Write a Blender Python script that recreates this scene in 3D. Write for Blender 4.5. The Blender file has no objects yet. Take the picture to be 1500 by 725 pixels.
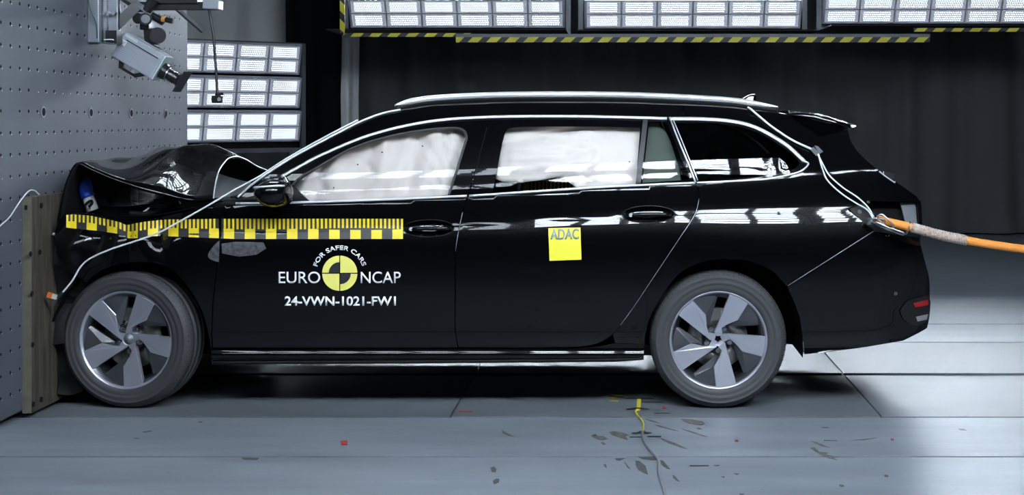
import bpy, bmesh, math, random
from mathutils import Vector, Matrix, noise
from mathutils.geometry import delaunay_2d_cdt

# ------------------------------------------------------------------ camera
F = 2067.0; CX = 905.0; CY = 176.0; D0 = 6.8; H = 1.40      # focal length in pixels, eye point
scene = bpy.context.scene
col = scene.collection
cam_d = bpy.data.cameras.new('camera'); cam = bpy.data.objects.new('camera', cam_d); col.objects.link(cam)
cam.location = (0, -D0, H); cam.rotation_euler = (math.pi/2, 0, 0)
cam_d.sensor_width = 36; cam_d.lens = 36*F/1500
cam_d.shift_x = -(CX-750)/1500; cam_d.shift_y = -(362.5-CY)/1500
cam_d.clip_end = 100
scene.camera = cam
# ------------------------------------------------------------------ world + view
world = bpy.data.worlds.new('world'); scene.world = world; world.use_nodes = True
world.node_tree.nodes['Background'].inputs[0].default_value = (.5, .55, .65, 1)
world.node_tree.nodes['Background'].inputs[1].default_value = .02
vs = scene.view_settings
vs.view_transform = 'Standard'; vs.look = 'None'; vs.gamma = 1; vs.use_curve_mapping = False; vs.exposure = 0.0
LED_BACK = 335.0      # brightness of the LED modules of the banks behind the car
LED_SIDE = 2.3
LED_NEAR = 138.0      # and of the ceiling banks on the photographer's side
R = math.radians
random.seed(4)

# ------------------------------------------------------------------ materials
MATS = {}
def nt(name):
    m = bpy.data.materials.new(name); m.use_nodes = True
    return m, m.node_tree, m.node_tree.nodes['Principled BSDF']
def mat(name, c, rough=.5, metal=0, coat=0, spec=.5, bump=0, bscale=50, var=0, vscale=5, emit=None, sheen=0, trans=0):
    m, t, b = nt(name); MATS[name] = m
    b.inputs['Base Color'].default_value = (*c, 1); b.inputs['Roughness'].default_value = rough
    b.inputs['Metallic'].default_value = metal; b.inputs['Coat Weight'].default_value = coat
    b.inputs['Coat Roughness'].default_value = .02; b.inputs['Specular IOR Level'].default_value = spec
    tc = t.nodes.new('ShaderNodeTexCoord')
    if var:
        n = t.nodes.new('ShaderNodeTexNoise'); n.inputs['Scale'].default_value = vscale; n.inputs['Detail'].default_value = 5
        t.links.new(tc.outputs['Object'], n.inputs['Vector'])
        r = t.nodes.new('ShaderNodeValToRGB')
        r.color_ramp.elements[0].position = .3; r.color_ramp.elements[1].position = .7
        r.color_ramp.elements[0].color = (*[x*(1-var) for x in c], 1); r.color_ramp.elements[1].color = (*[min(1, x*(1+var)) for x in c], 1)
        t.links.new(n.outputs['Fac'], r.inputs['Fac']); t.links.new(r.outputs['Color'], b.inputs['Base Color'])
    if bump:
        n2 = t.nodes.new('ShaderNodeTexNoise'); n2.inputs['Scale'].default_value = bscale; n2.inputs['Detail'].default_value = 4
        t.links.new(tc.outputs['Object'], n2.inputs['Vector'])
        bp = t.nodes.new('ShaderNodeBump'); bp.inputs['Strength'].default_value = bump; bp.inputs['Distance'].default_value = .01
        t.links.new(n2.outputs['Fac'], bp.inputs['Height']); t.links.new(bp.outputs['Normal'], b.inputs['Normal'])
    return m
mat('paint', (.0016, .0016, .0022), .3, 0, .8, .04)
mat('gloss_black', (.002, .002, .003), .3, 0, .8, .04)
mat('black_plastic', (.009, .009, .010), .6, 0, 0, .25, .15, 200)
mat('rubber_seal', (.03, .031, .034), .5)
mat('dark_void', (.006, .006, .007), .9, spec=.1)
mat('cabin_cloth', (.02, .021, .022), .9, spec=.2, bump=.2, bscale=120)
mat('headliner', (.35, .36, .36), .9)
mat('chrome', (.85, .87, .9), .16, 1)
mat('satin_alu', (.84, .86, .9), .32, .6)
mat('machined', (.60, .61, .70), .36, .8)
mat('rim_dark', (.06, .063, .072), .32, .3, .3)
mat('rim_barrel', (.20, .20, .22), .35, 1)
mat('brake', (.22, .22, .21), .4, .9, var=.2, vscale=20)
mat('bolt', (.5, .5, .52), .25, 1)
mat('airbag', (.66, .60, .585), .75, bump=.12, bscale=25)
mat('decal_yellow', (.86, .66, .02), .45)
mat('logo_yellow', (.88, .82, .20), .5)
mat('adac_yellow', (.86, .78, .06), .5)
mat('adac_grey', (.28, .36, .33), .5)
mat('decal_white', (.95, .95, .95), .6)
mat('decal_black', (.012, .012, .014), .3)
mat('decal_grey', (.030, .030, .033), .4)
mat('residue', (.06, .06, .07), .6, var=.6, vscale=60)
mat('red_lens', (.25, .005, .006), .15, 0, .5)
mat('lens_grey', (.2, .2, .21), .2)
mat('bracket_grey', (.16, .17, .19), .45, .3)
mat('blue_cap', (.015, .06, .50), .45)
mat('white_plastic', (.55, .55, .53), .5)
mat('cable_white', (.70, .73, .76), .45)
mat('cable_grey', (.22, .23, .25), .5)
mat('cable_yellow', (.65, .58, .05), .5)
mat('cable_black', (.01, .01, .011), .5)
mat('orange_plug', (.6, .15, .03), .5)
mat('rope_orange', (.72, .26, .045), .7, bump=.4, bscale=90)
mat('rope_sleeve', (.46, .33, .26), .8, bump=.9, bscale=130, var=.5, vscale=80)
mat('cable_braid', (.42, .36, .33), .6)
mat('steel', (.55, .57, .6), .3, 1)
mat('barrier_paint', (.098, .108, .132), .62, .0, 0, .3, var=.07, vscale=2.2, bump=.03, bscale=6)
mat('hole_black', (.012, .012, .013), .8, spec=.1)
mat('bright_hole', (.5, .52, .55), .35, .8)
mat('frame_grey', (.12, .13, .15), .5, .2)
mat('frame_black', (.008, .008, .009), .6, spec=.2)
mat('housing', (.42, .43, .50), .5, .2)
mat('camera_grey', (.34, .37, .42), .45, .2)
mat('camera_edge', (.45, .55, .57), .4, .2)
mat('camera_black', (.01, .01, .012), .3, 0, .3)
mat('clamp_black', (.012, .013, .016), .35, .2)
mat('alu_profile', (.35, .37, .42), .35, .7)
mat('amber', (.5, .25, .05), .4)
mat('green_wire', (.02, .10, .09), .5)
mat('curtain_grey', (.085, .09, .094), .95, spec=.05, bump=.15, bscale=300)
mat('curtain_dark', (.006, .007, .009), .95, spec=.05)
mat('curtain_light', (.6, .62, .63), .95, spec=.05)
mat('wall_grey', (.16, .165, .175), .9)
mat('ceiling_dark', (.04, .042, .046), .95)
mat('stain_brown', (.125, .115, .10), .6, var=.5, vscale=40)
mat('stain_dark', (.07, .07, .07), .6, var=.5, vscale=40)
mat('tape_black', (.008, .008, .009), .6)
mat('scrap_red', (.42, .03, .03), .5)
mat('slot_steel', (.03, .032, .036), .45, .6)
mat('wood_edge', (.12, .108, .085), .8, var=.15, vscale=15)

def floor_mat(name, c, rough):
    m, t, b = nt(name); MATS[name] = m
    tc = t.nodes.new('ShaderNodeTexCoord')
    mp = t.nodes.new('ShaderNodeMapping'); mp.inputs['Scale'].default_value = (.55, 2.6, 1)
    t.links.new(tc.outputs['Object'], mp.inputs['Vector'])
    n = t.nodes.new('ShaderNodeTexNoise'); n.inputs['Scale'].default_value = 1.7; n.inputs['Detail'].default_value = 7; n.inputs['Roughness'].default_value = .62
    t.links.new(mp.outputs['Vector'], n.inputs['Vector'])
    r = t.nodes.new('ShaderNodeValToRGB'); r.color_ramp.elements[0].position = .28; r.color_ramp.elements[1].position = .72
    r.color_ramp.elements[0].color = (*[x*.72 for x in c], 1); r.color_ramp.elements[1].color = (*[x*1.2 for x in c], 1)
    t.links.new(n.outputs['Fac'], r.inputs['Fac'])
    n3 = t.nodes.new('ShaderNodeTexNoise'); n3.inputs['Scale'].default_value = 26; n3.inputs['Detail'].default_value = 3
    t.links.new(tc.outputs['Object'], n3.inputs['Vector'])
    r3 = t.nodes.new('ShaderNodeValToRGB'); r3.color_ramp.elements[0].position = .66; r3.color_ramp.elements[1].position = .74
    r3.color_ramp.elements[0].color = (1, 1, 1, 1); r3.color_ramp.elements[1].color = (.78, .76, .74, 1)
    t.links.new(n3.outputs['Fac'], r3.inputs['Fac'])
    mx = t.nodes.new('ShaderNodeMixRGB'); mx.blend_type = 'MULTIPLY'; mx.inputs[0].default_value = 1
    t.links.new(r.outputs['Color'], mx.inputs[1]); t.links.new(r3.outputs['Color'], mx.inputs[2])
    t.links.new(mx.outputs['Color'], b.inputs['Base Color'])
    rr = t.nodes.new('ShaderNodeMapRange'); rr.inputs[3].default_value = rough-.08; rr.inputs[4].default_value = rough+.12
    t.links.new(n.outputs['Fac'], rr.inputs[0]); t.links.new(rr.outputs[0], b.inputs['Roughness'])
    n4 = t.nodes.new('ShaderNodeTexNoise'); n4.inputs['Scale'].default_value = 160
    t.links.new(tc.outputs['Object'], n4.inputs['Vector'])
    bp = t.nodes.new('ShaderNodeBump'); bp.inputs['Strength'].default_value = .06; bp.inputs['Distance'].default_value = .004
    t.links.new(n4.outputs['Fac'], bp.inputs['Height']); t.links.new(bp.outputs['Normal'], b.inputs['Normal'])
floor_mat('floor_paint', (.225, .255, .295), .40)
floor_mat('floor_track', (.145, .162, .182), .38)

def wood_mat():
    m, t, b = nt('plywood'); MATS['plywood'] = m
    tc = t.nodes.new('ShaderNodeTexCoord'); mp = t.nodes.new('ShaderNodeMapping'); mp.inputs['Scale'].default_value = (1, 6, .8)
    t.links.new(tc.outputs['Object'], mp.inputs['Vector'])
    n = t.nodes.new('ShaderNodeTexNoise'); n.inputs['Scale'].default_value = 5; n.inputs['Detail'].default_value = 6
    t.links.new(mp.outputs['Vector'], n.inputs['Vector'])
    r = t.nodes.new('ShaderNodeValToRGB'); e = r.color_ramp.elements
    e[0].position = .32; e[0].color = (.032, .027, .02, 1); e[1].position = .68; e[1].color = (.088, .074, .055, 1)
    t.links.new(n.outputs['Fac'], r.inputs['Fac']); t.links.new(r.outputs['Color'], b.inputs['Base Color'])
    b.inputs['Roughness'].default_value = .8
wood_mat()

def tyre_mat():
    m, t, b = nt('tyre'); MATS['tyre'] = m
    b.inputs['Base Color'].default_value = (.045, .046, .05, 1); b.inputs['Roughness'].default_value = .6
    tc = t.nodes.new('ShaderNodeTexCoord'); n = t.nodes.new('ShaderNodeTexNoise'); n.inputs['Scale'].default_value = 60
    t.links.new(tc.outputs['Object'], n.inputs['Vector'])
    bp = t.nodes.new('ShaderNodeBump'); bp.inputs['Strength'].default_value = .08; bp.inputs['Distance'].default_value = .003
    t.links.new(n.outputs['Fac'], bp.inputs['Height']); t.links.new(bp.outputs['Normal'], b.inputs['Normal'])
tyre_mat()

def glass_mat(name, tint, refl=1.0):
    m = bpy.data.materials.new(name); m.use_nodes = True; t = m.node_tree; MATS[name] = m
    t.nodes.remove(t.nodes['Principled BSDF']); out = t.nodes['Material Output']
    tr = t.nodes.new('ShaderNodeBsdfTransparent'); tr.inputs[0].default_value = (*tint, 1)
    gl = t.nodes.new('ShaderNodeBsdfGlossy'); gl.inputs['Roughness'].default_value = .015; gl.inputs[0].default_value = (refl, refl, refl, 1)
    fr = t.nodes.new('ShaderNodeFresnel'); fr.inputs[0].default_value = 1.5
    mx = t.nodes.new('ShaderNodeMixShader')
    t.links.new(fr.outputs[0], mx.inputs[0]); t.links.new(tr.outputs[0], mx.inputs[1]); t.links.new(gl.outputs[0], mx.inputs[2])
    t.links.new(mx.outputs[0], out.inputs[0])
glass_mat('glass_clear', (.93, .95, .94)); glass_mat('glass_tint', (.32, .38, .36)); glass_mat('glass_privacy', (.20, .25, .235))

def led_mat(name, strength):
    m = bpy.data.materials.new(name); m.use_nodes = True; t = m.node_tree; MATS[name] = m
    b = t.nodes['Principled BSDF']; b.inputs['Base Color'].default_value = (.5, .5, .6, 1); b.inputs['Roughness'].default_value = .3
    def M(op, a, c=None):
        n = t.nodes.new('ShaderNodeMath'); n.operation = op
        for i, v in enumerate((a, c)):
            if v is None: continue
            if isinstance(v, (int, float)): n.inputs[i].default_value = v
            else: t.links.new(v, n.inputs[i])
        return n.outputs[0]
    uv = t.nodes.new('ShaderNodeUVMap'); sp = t.nodes.new('ShaderNodeSeparateXYZ'); t.links.new(uv.outputs[0], sp.inputs[0])
    v5 = M('MULTIPLY', sp.outputs[1], 5); row = M('FLOOR', v5)
    u = M('ADD', M('MULTIPLY', sp.outputs[0], 12), M('MULTIPLY', row, .5))
    du = M('SUBTRACT', M('FRACT', u), .5); dv = M('SUBTRACT', M('FRACT', v5), .5)
    d = M('ADD', M('MULTIPLY', du, du), M('MULTIPLY', dv, dv))
    on = M('LESS_THAN', d, .11)
    for c_ in (0, 1):
        on = M('MULTIPLY', on, M('LESS_THAN', M('ABSOLUTE', M('SUBTRACT', sp.outputs[c_], .5)), .5))
    st = M('ADD', M('MULTIPLY', on, strength), .22)          # LED dots plus the faint glow of the lens cover
    b.inputs['Emission Color'].default_value = (.80, .905, 1, 1)
    t.links.new(st, b.inputs['Emission Strength'])
led_mat('led_back', LED_BACK); led_mat('led_side', LED_SIDE); led_mat('led_near', LED_NEAR); led_mat('led_dim', 2.3); led_mat('led_near_dim', LED_NEAR*.34)

def stripe_mat():
    m, t, b = nt('warning_tape'); MATS['warning_tape'] = m
    tc = t.nodes.new('ShaderNodeTexCoord'); sp = t.nodes.new('ShaderNodeSeparateXYZ'); t.links.new(tc.outputs['Object'], sp.inputs[0])
    a = t.nodes.new('ShaderNodeMath'); a.operation = 'SUBTRACT'; t.links.new(sp.outputs[0], a.inputs[0])
    k = t.nodes.new('ShaderNodeMath'); k.operation = 'MULTIPLY'; k.inputs[1].default_value = 1.0; t.links.new(sp.outputs[2], k.inputs[0]); t.links.new(k.outputs[0], a.inputs[1])
    d = t.nodes.new('ShaderNodeMath'); d.operation = 'MULTIPLY'; d.inputs[1].default_value = 1/.187; t.links.new(a.outputs[0], d.inputs[0])
    f = t.nodes.new('ShaderNodeMath'); f.operation = 'FRACT'; t.links.new(d.outputs[0], f.inputs[0])
    g = t.nodes.new('ShaderNodeMath'); g.operation = 'LESS_THAN'; g.inputs[1].default_value = .56; t.links.new(f.outputs[0], g.inputs[0])
    mx = t.nodes.new('ShaderNodeMixRGB'); mx.inputs[1].default_value = (.01, .01, .012, 1); mx.inputs[2].default_value = (.62, .55, .03, 1)
    t.links.new(g.outputs[0], mx.inputs[0]); t.links.new(mx.outputs[0], b.inputs['Base Color'])
    b.inputs['Roughness'].default_value = .5
stripe_mat()

# ------------------------------------------------------------------ helpers
def tag(o, label=None, cat=None, group=None, kind=None):
    if label: o['label'] = label
    if cat: o['category'] = cat
    if group: o['group'] = group
    if kind: o['kind'] = kind
    return o
def empty(name, loc, rot=(0, 0, 0), label=None, cat=None, group=None):
    e = bpy.data.objects.new(name, None); col.objects.link(e); e.location = loc; e.rotation_euler = rot
    e.empty_display_size = .1
    return tag(e, label, cat, group)
def put(name, me, parent=None, local=False):
    o = bpy.data.objects.new(name, me); col.objects.link(o)
    if parent is not None:
        o.parent = parent
        if parent.type == 'EMPTY' and not local:
            o.matrix_parent_inverse = (Matrix.Translation(parent.location) @ parent.rotation_euler.to_matrix().to_4x4()).inverted()
    return o
def mk(name, vs_, fs, m, parent=None, smooth=False, mi=None, local=False, uv=None):
    me = bpy.data.meshes.new(name); me.from_pydata([tuple(v) for v in vs_], [], fs)
    for x in ([m] if isinstance(m, str) else m): me.materials.append(MATS[x])
    if smooth: me.polygons.foreach_set('use_smooth', [True]*len(me.polygons))
    if mi: me.polygons.foreach_set('material_index', mi)
    if uv:
        l = me.uv_layers.new(name='UVMap')
        for i, c in enumerate(uv): l.data[i].uv = c
    me.update()
    return put(name, me, parent, local)
def P(u, v, Y):
    d = (Y+D0)/F
    return Vector(((u-CX)*d, Y, H-(v-CY)*d))
def G(u, v, z=0.0):
    d = (H-z)*F/(v-CY)
    return Vector(((u-CX)/F*d, d-D0, z))
def box(c, s, rot=None):
    vs_ = []
    for x in (-1, 1):
        for y in (-1, 1):
            for z in (-1, 1): vs_.append(Vector((x*s[0]/2, y*s[1]/2, z*s[2]/2)))
    if rot is not None: vs_ = [rot @ v for v in vs_]
    c = Vector(c)
    return [v+c for v in vs_], [(0, 1, 3, 2), (4, 6, 7, 5), (0, 4, 5, 1), (2, 3, 7, 6), (0, 2, 6, 4), (1, 5, 7, 3)]
def join(*parts):
    V, Fc = [], []
    for v, f in parts:
        o = len(V); V += list(v); Fc += [tuple(i+o for i in q) for q in f]
    return V, Fc
def bevel(o, w=.004, seg=2):
    b = o.modifiers.new('bevel', 'BEVEL'); b.width = w; b.segments = seg; b.limit_method = 'ANGLE'
    return o
def beam(p, q, w, h):
    p, q = Vector(p), Vector(q); d = (q-p); L = d.length; d.normalize()
    up = Vector((0, 0, 1)) if abs(d.z) < .95 else Vector((0, 1, 0))
    s = d.cross(up).normalized(); up = s.cross(d)
    rot = Matrix((d, s, up)).transposed()
    return box((p+q)/2, (L, w, h), rot)
def spline(pts, n=8):
    pts = [Vector(p) for p in pts]; out = []
    for i in range(len(pts)-1):
        p0 = pts[max(i-1, 0)]; p1 = pts[i]; p2 = pts[i+1]; p3 = pts[min(i+2, len(pts)-1)]
        for k in range(n):
            t = k/n
            out.append(.5*((2*p1)+(p2-p0)*t+(2*p0-5*p1+4*p2-p3)*t*t+(3*p1-p0-3*p2+p3)*t**3))
    out.append(pts[-1]); return out
def tube(pts, r, seg=8, cap=True, flat=1.0):
    pts = [Vector(p) for p in pts]; n = len(pts); V = []; Fc = []
    t0 = (pts[1]-pts[0]).normalized(); a = t0.orthogonal().normalized()
    for i, p in enumerate(pts):
        t = (pts[min(i+1, n-1)]-pts[max(i-1, 0)]).normalized()
        a = (a-t*a.dot(t)).normalized(); b = t.cross(a)
        rr = r[i] if isinstance(r, (list, tuple)) else r
        for k in range(seg):
            g = 2*math.pi*k/seg
            V.append(p+a*math.cos(g)*rr+b*math.sin(g)*rr*flat)
    for i in range(n-1):
        for k in range(seg):
            k2 = (k+1) % seg
            Fc.append((i*seg+k, i*seg+k2, (i+1)*seg+k2, (i+1)*seg+k))
    if cap: Fc += [tuple(range(seg))[::-1], tuple((n-1)*seg+k for k in range(seg))]
    return V, Fc
def cyl(p, q, r, seg=16, r2=None):
    return tube([p, q], [r, r if r2 is None else r2], seg)
def lathe(prof, seg=64, closed=False):
    # profile of (radius, y) turned round the y axis
    V = []; Fc = []; n = len(prof)
    for k in range(seg):
        g = 2*math.pi*k/seg
        for r, y in prof: V.append(Vector((r*math.cos(g), y, r*math.sin(g))))
    for k in range(seg):
        k2 = (k+1) % seg
        for i in range(n if closed else n-1):
            j = (i+1) % n
            Fc.append((k*n+i, k*n+j, k2*n+j, k2*n+i))
    return V, Fc
def gridmesh(rows):
    n = len(rows[0]); V = [p for r in rows for p in r]; Fc = []
    for i in range(len(rows)-1):
        for j in range(n-1): Fc.append((i*n+j, i*n+j+1, (i+1)*n+j+1, (i+1)*n+j))
    return V, Fc
def lerp_tab(tab, x):
    if x <= tab[0][0]: return tab[0][1]
    for (a, b), (c, d) in zip(tab, tab[1:]):
        if x <= c: return b+(d-b)*(x-a)/(c-a)
    return tab[-1][1]
def pchip(xs, ys, x):
    n = len(xs)
    if x <= xs[0]: return ys[0]
    if x >= xs[-1]: return ys[-1]
    i = 0
    while x > xs[i+1]: i += 1
    def sl(k): return (ys[k+1]-ys[k])/(xs[k+1]-xs[k])
    def der(k):
        if k == 0: return sl(0)
        if k == n-1: return sl(n-2)
        a, b = sl(k-1), sl(k)
        if a*b <= 0: return 0
        h0, h1 = xs[k]-xs[k-1], xs[k+1]-xs[k]
        w1, w2 = 2*h1+h0, h1+2*h0
        return (w1+w2)/(w1/a+w2/b)
    h = xs[i+1]-xs[i]; t = (x-xs[i])/h
    return ((1+2*t)*(1-t)**2*ys[i]+t*(1-t)**2*h*der(i)+t*t*(3-2*t)*ys[i+1]+t*t*(t-1)*h*der(i+1))

# ------------------------------------------------------------------ room
def slab(name, x0, x1, y0, y1, z0, z1, m, parent=None):
    v, f = box(((x0+x1)/2, (y0+y1)/2, (z0+z1)/2), (x1-x0, y1-y0, z1-z0)); return mk(name, v, f, m, parent)
XL, XR, YN, YF, ZC = -9.0, 10.0, -10.0, 11.5, 7.0
floor = tag(slab('floor', XL, XR, YN, YF, -.2, -.012, 'slot_steel'), kind='structure')
tag(slab('ceiling', XL, XR, YN, YF, ZC, ZC+.1, 'ceiling_dark'), kind='structure')
tag(slab('wall_back', XL, XR, YF, YF+.1, 0, ZC, 'wall_grey'), kind='structure')
tag(slab('wall_left', XL-.1, XL, YN, YF, 0, ZC, 'ceiling_dark'), kind='structure')
tag(slab('wall_right', XR, XR+.1, YN, YF, 0, ZC, 'ceiling_dark'), kind='structure')
tag(slab('wall_front', XL, XR, YN-.1, YN, 0, ZC, 'ceiling_dark'), kind='structure')
g_ = .011
def plate(x0, x1, y0, y1, m):
    o = slab('floor_plate', x0+.0045, x1-.0045, y0+g_, y1-g_, -.012, 0, m, floor); return o
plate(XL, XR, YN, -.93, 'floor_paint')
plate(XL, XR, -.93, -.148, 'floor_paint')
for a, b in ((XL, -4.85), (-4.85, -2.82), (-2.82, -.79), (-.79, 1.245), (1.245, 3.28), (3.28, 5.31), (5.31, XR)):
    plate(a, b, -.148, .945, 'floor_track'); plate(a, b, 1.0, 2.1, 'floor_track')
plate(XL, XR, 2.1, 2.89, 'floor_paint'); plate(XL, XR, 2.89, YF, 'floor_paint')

# curtain: pleated cloth
def pleats(x0, x1, y, z0, z1, amp, wl, seed, step=.045):
    rnd = random.Random(seed); n = int((x1-x0)/step); ph = rnd.random()*9; xs = []; V = []; Fc = []
    for i in range(n+1):
        x = x0+(x1-x0)*i/n
        w = .55+.45*noise.noise(Vector((x*.7, seed, 0)))
        yy = y+amp*w*math.sin(x*2*math.pi/wl+ph+2.2*noise.noise(Vector((x*1.1, seed+5, 0))))+amp*.6*noise.noise(Vector((x*4.3, seed, 3)))
        for k in range(5):
            z = z0+(z1-z0)*k/4
            V.append(Vector((x+.02*math.sin(z*1.3+x*3), yy*(1)+.02*math.sin(z*2+x), z)))
    for i in range(n):
        for k in range(4): Fc.append((i*5+k, (i+1)*5+k, (i+1)*5+k+1, i*5+k+1))
    return V, Fc
v, f = pleats(-3.35, 9.9, 10.45, .02, 6.6, .10, .55, 3)
o = tag(mk('backdrop_curtain', v, f, 'curtain_grey', smooth=True), 'wide charcoal pleated curtain hanging behind the whole car', 'curtain')
v, f = pleats(-3.95, -3.28, 10.0, .02, 6.6, .05, .30, 8, .03)
tag(mk('blackout_drape', v, f, 'curtain_dark', smooth=True), 'narrow black drape between the light rack and the charcoal curtain', 'drape')
v, f = pleats(-3.40, -3.12, 10.25, .02, 6.6, .05, .16, 12, .012)
tag(mk('curtain_edge', v, f, 'curtain_light', smooth=True), 'gathered paler grey curtain edge just right of the black drape', 'curtain')
v, f = pleats(-8.9, -4.0, 10.7, .02, 6.6, .06, .7, 21)
tag(mk('backdrop_curtain', v, f, 'curtain_light', smooth=True), 'pale grey curtain behind the barrier and the stacked light rack', 'curtain')

# ------------------------------------------------------------------ LED banks
CW, CH = .385, .160
cell_me = {}
def led_cell(m):
    if m in cell_me: return cell_me[m]
    w, h = CW*.90, CH*.86
    # slanted-corner lens block with a raised rim
    V = [(-w/2, 0, -h/2), (w/2, 0, -h/2), (w/2, 0, h/2), (-w/2, 0, h/2), (-w/2-.010, .008, -h/2-.006), (w/2+.010, .008, -h/2-.006), (w/2+.010, .008, h/2+.006), (-w/2-.010, .008, h/2+.006)]
    Fc = [(0, 1, 2, 3), (4, 5, 1, 0), (5, 6, 2, 1), (6, 7, 3, 2), (7, 4, 0, 3)]
    me = bpy.data.meshes.new('led_module'); me.from_pydata(V, [], Fc)
    me.materials.append(MATS[m]); me.materials.append(MATS['lens_grey']); l = me.uv_layers.new(name='UVMap')
    for i, c in enumerate([(-.09, -.09), (1.09, -.09), (1.09, 1.09), (-.09, 1.09)]+[(-1, -1)]*16): l.data[i].uv = c
    for p in me.polygons: p.material_index = 0
    cell_me[m] = me; return me
unit_me = {}
def led_unit_mesh():
    if 'u' in unit_me: return unit_me['u']
    W_, H_ = CW*6, CH*2; parts = [box((0, .045, 0), (W_+.03, .07, H_+.03))]
    for i in range(7): parts.append(box((-W_/2+i*CW, .004, 0), (.010 if 0 < i < 6 else .018, .022, H_)))
    for k in (-1, 0, 1): parts.append(box((0, .0045, k*H_/2), (W_+.018, .02, .008 if k == 0 else .014)))
    V, Fc = join(*parts); me = bpy.data.meshes.new('lamp_unit'); me.from_pydata([tuple(v) for v in V], [], Fc)
    me.materials.append(MATS['housing']); unit_me['u'] = me; return me
def led_unit(parent, loc, tilt, m):
    u = bpy.data.objects.new('lamp_unit', led_unit_mesh()); col.objects.link(u); u.parent = parent
    u.location = loc; u.rotation_euler = (tilt, 0, 0)
    for i in range(6):
        for k in range(2):
            c = bpy.data.objects.new('led_module', led_cell(m)); col.objects.link(c); c.parent = u
            c.location = (-CW*3+CW*(i+.5), -.002, -CH+CH*(k+.5))
    return u
def led_bank(loc, rz, n, tilt, m, label, group, hang=None, legs=None, pitch=.348, name='light_bank', rx=0, base=.10, low=None, shade=0):
    """n lamp units stacked in a tube frame; loc = bottom centre of the frame"""
    e = empty(name, loc, (rx, 0, rz), label, 'light bank', group)
    W_ = CW*6; Ht = n*pitch+.10
    for k in range(n): led_unit(e, (0, .02, base+pitch*(k+.5)), tilt, low if (low and k == 0) else m)
    def part(nm, *p, mm='frame_grey'):
        V, Fc = join(*p); return mk(nm, V, Fc, mm, e, local=True)
    for s in (-1, 1): part('post', box((s*(W_/2+.055), .05, Ht/2), (.05, .05, Ht)))
    part('bottom_rail', box((0, .05, .025), (W_+.06, .05, .05))); part('top_rail', box((0, .05, Ht-.02), (W_+.06, .05, .05)))
    part('back_panel', box((0, .16, Ht/2), (W_+.1, .02, Ht)), mm='frame_black')
    if shade: part('added_shade', box((0, .05-shade/2, .005), (W_+.14, shade, .012)), mm='frame_black')  # plate added below the lamps to keep their light off the far floor
    if hang:
        for s in (-1, 1): part('hanger', box((s*(W_/2+.055), .05, (Ht+hang)/2), (.04, .04, hang-Ht)))
    if legs:
        for s in (-1, 1): part('leg', box((s*(W_/2-.1), .05, -legs/2), (.05, .05, legs)))
        for s in (-1, 1): part('foot', box((s*(W_/2-.1), .05, -legs+.015), (.08, .6, .03)))
    return e
YB = 8.5; S4 = F/(YB+D0)
def bank_at(u0, u1, v, Y, label, rail):
    c = P((u0+u1)/2, v, Y)
    return led_bank((c.x, Y, c.z), 0, 2, R(30), 'led_back', label, 'light banks hung behind the car', hang=ZC-c.z, base=.064, low='led_dim', shade=1.0)
ba = bank_at(500, 838, 52, YB, 'hanging LED light bank above the windscreen, leftmost of the row', 0)
bb = bank_at(846, 1184, 53, YB-.10, 'hanging LED light bank above the middle of the car, between two others', 0)
bc = bank_at(1196, 1532, 46, YB, 'hanging LED light bank above the car tail, rightmost of the row', 0)
def tape_strip(par, u0, u1, v0, v1, Y, vert=False):
    a = P(u0, v1, Y); b = P(u1, v0, Y); c = (a+b)/2
    V, Fc = box((0, 0, 0), (b.x-a.x, .012, b.z-a.z))
    if vert: V = [Vector((v.z, v.y, v.x)) for v in V]; V2, Fc = V, Fc
    o = mk('warning_tape', V, Fc, 'warning_tape', None)
    o.parent = par; o.matrix_parent_inverse = Matrix.Translation(par.location).inverted(); o.location = c
    if vert: o.rotation_euler = (0, R(90), 0)
    return o
tape_strip(ba, 503, 690, 48.5, 54, YB-.97); tape_strip(bb, 668, 1362, 54.5, 62, YB-1.09); tape_strip(bc, 1338, 1560, 41, 46.5, YB-.97)
tape_strip(ba, 498, 505, -40, 48, YB-.97, True)
# the rail that carries the middle tape
a, b = P(668, 52.3, YB-1.07), P(1362, 52.3, YB-1.07)
v, f = beam(a, b, .03, .035); mk('tape_rail', v, f, 'frame_grey', bb)
# stacked rack behind the barrier, turned towards the car front
cr = P(446, 215, 9.3)
rz = R(41); W_ = CW*6
cx = cr.x-math.cos(rz)*(W_/2+.05); cy = cr.y-math.sin(rz)*(W_/2+.05)
led_bank((cx, cy, cr.z-.06), rz, 3, R(12), 'led_side', 'stacked rack of three LED lamp units behind the barrier edge', None, legs=cr.z-.06, pitch=.380, name='light_rack')
# the ceiling banks over the near side, seen mirrored in the paint
NG = 'ceiling light banks above the near floor'
for i, x in enumerate((-2.1, .4, 2.9)):
    led_bank((x, -3.6, 2.9), math.pi, 4, R(42), 'led_near' if i else 'led_near_dim', '%s ceiling-hung LED light bank from the barrier in the near-side row' % ('first', 'second', 'third')[i], NG, hang=ZC-2.9)
hb = led_bank((-2.45, 3.9, 4.85), 0, 4, 0, 'led_near_dim', 'single LED light bank lying flat high over the crushed hood', NG, rx=R(82))
for x in (-3.5, -1.4):
    for y in (2.75, 3.75): mk('hanger', *box((x, y, (4.95+ZC)/2), (.04, .04, ZC-4.95)), 'frame_grey', hb)

# ------------------------------------------------------------------ barrier
XB = -2.80; YB0, YB1 = -.75, 2.39
bar = empty('crash_barrier', (XB-.6, .8, 0), label='tall grey steel-faced crash barrier full of drilled holes', cat='barrier')
V, Fc = join(box((XB-.6, (YB0+YB1)/2, .03+2.3), (1.2, YB1-YB0, 4.6)))
bevel(mk('steel_block', V, Fc, 'barrier_paint', bar), .012, 2)
V, Fc = box((XB-.62, (YB0+YB1)/2, .015), (1.14, YB1-YB0-.06, .03)); mk('plinth', V, Fc, 'frame_black', bar)
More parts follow.
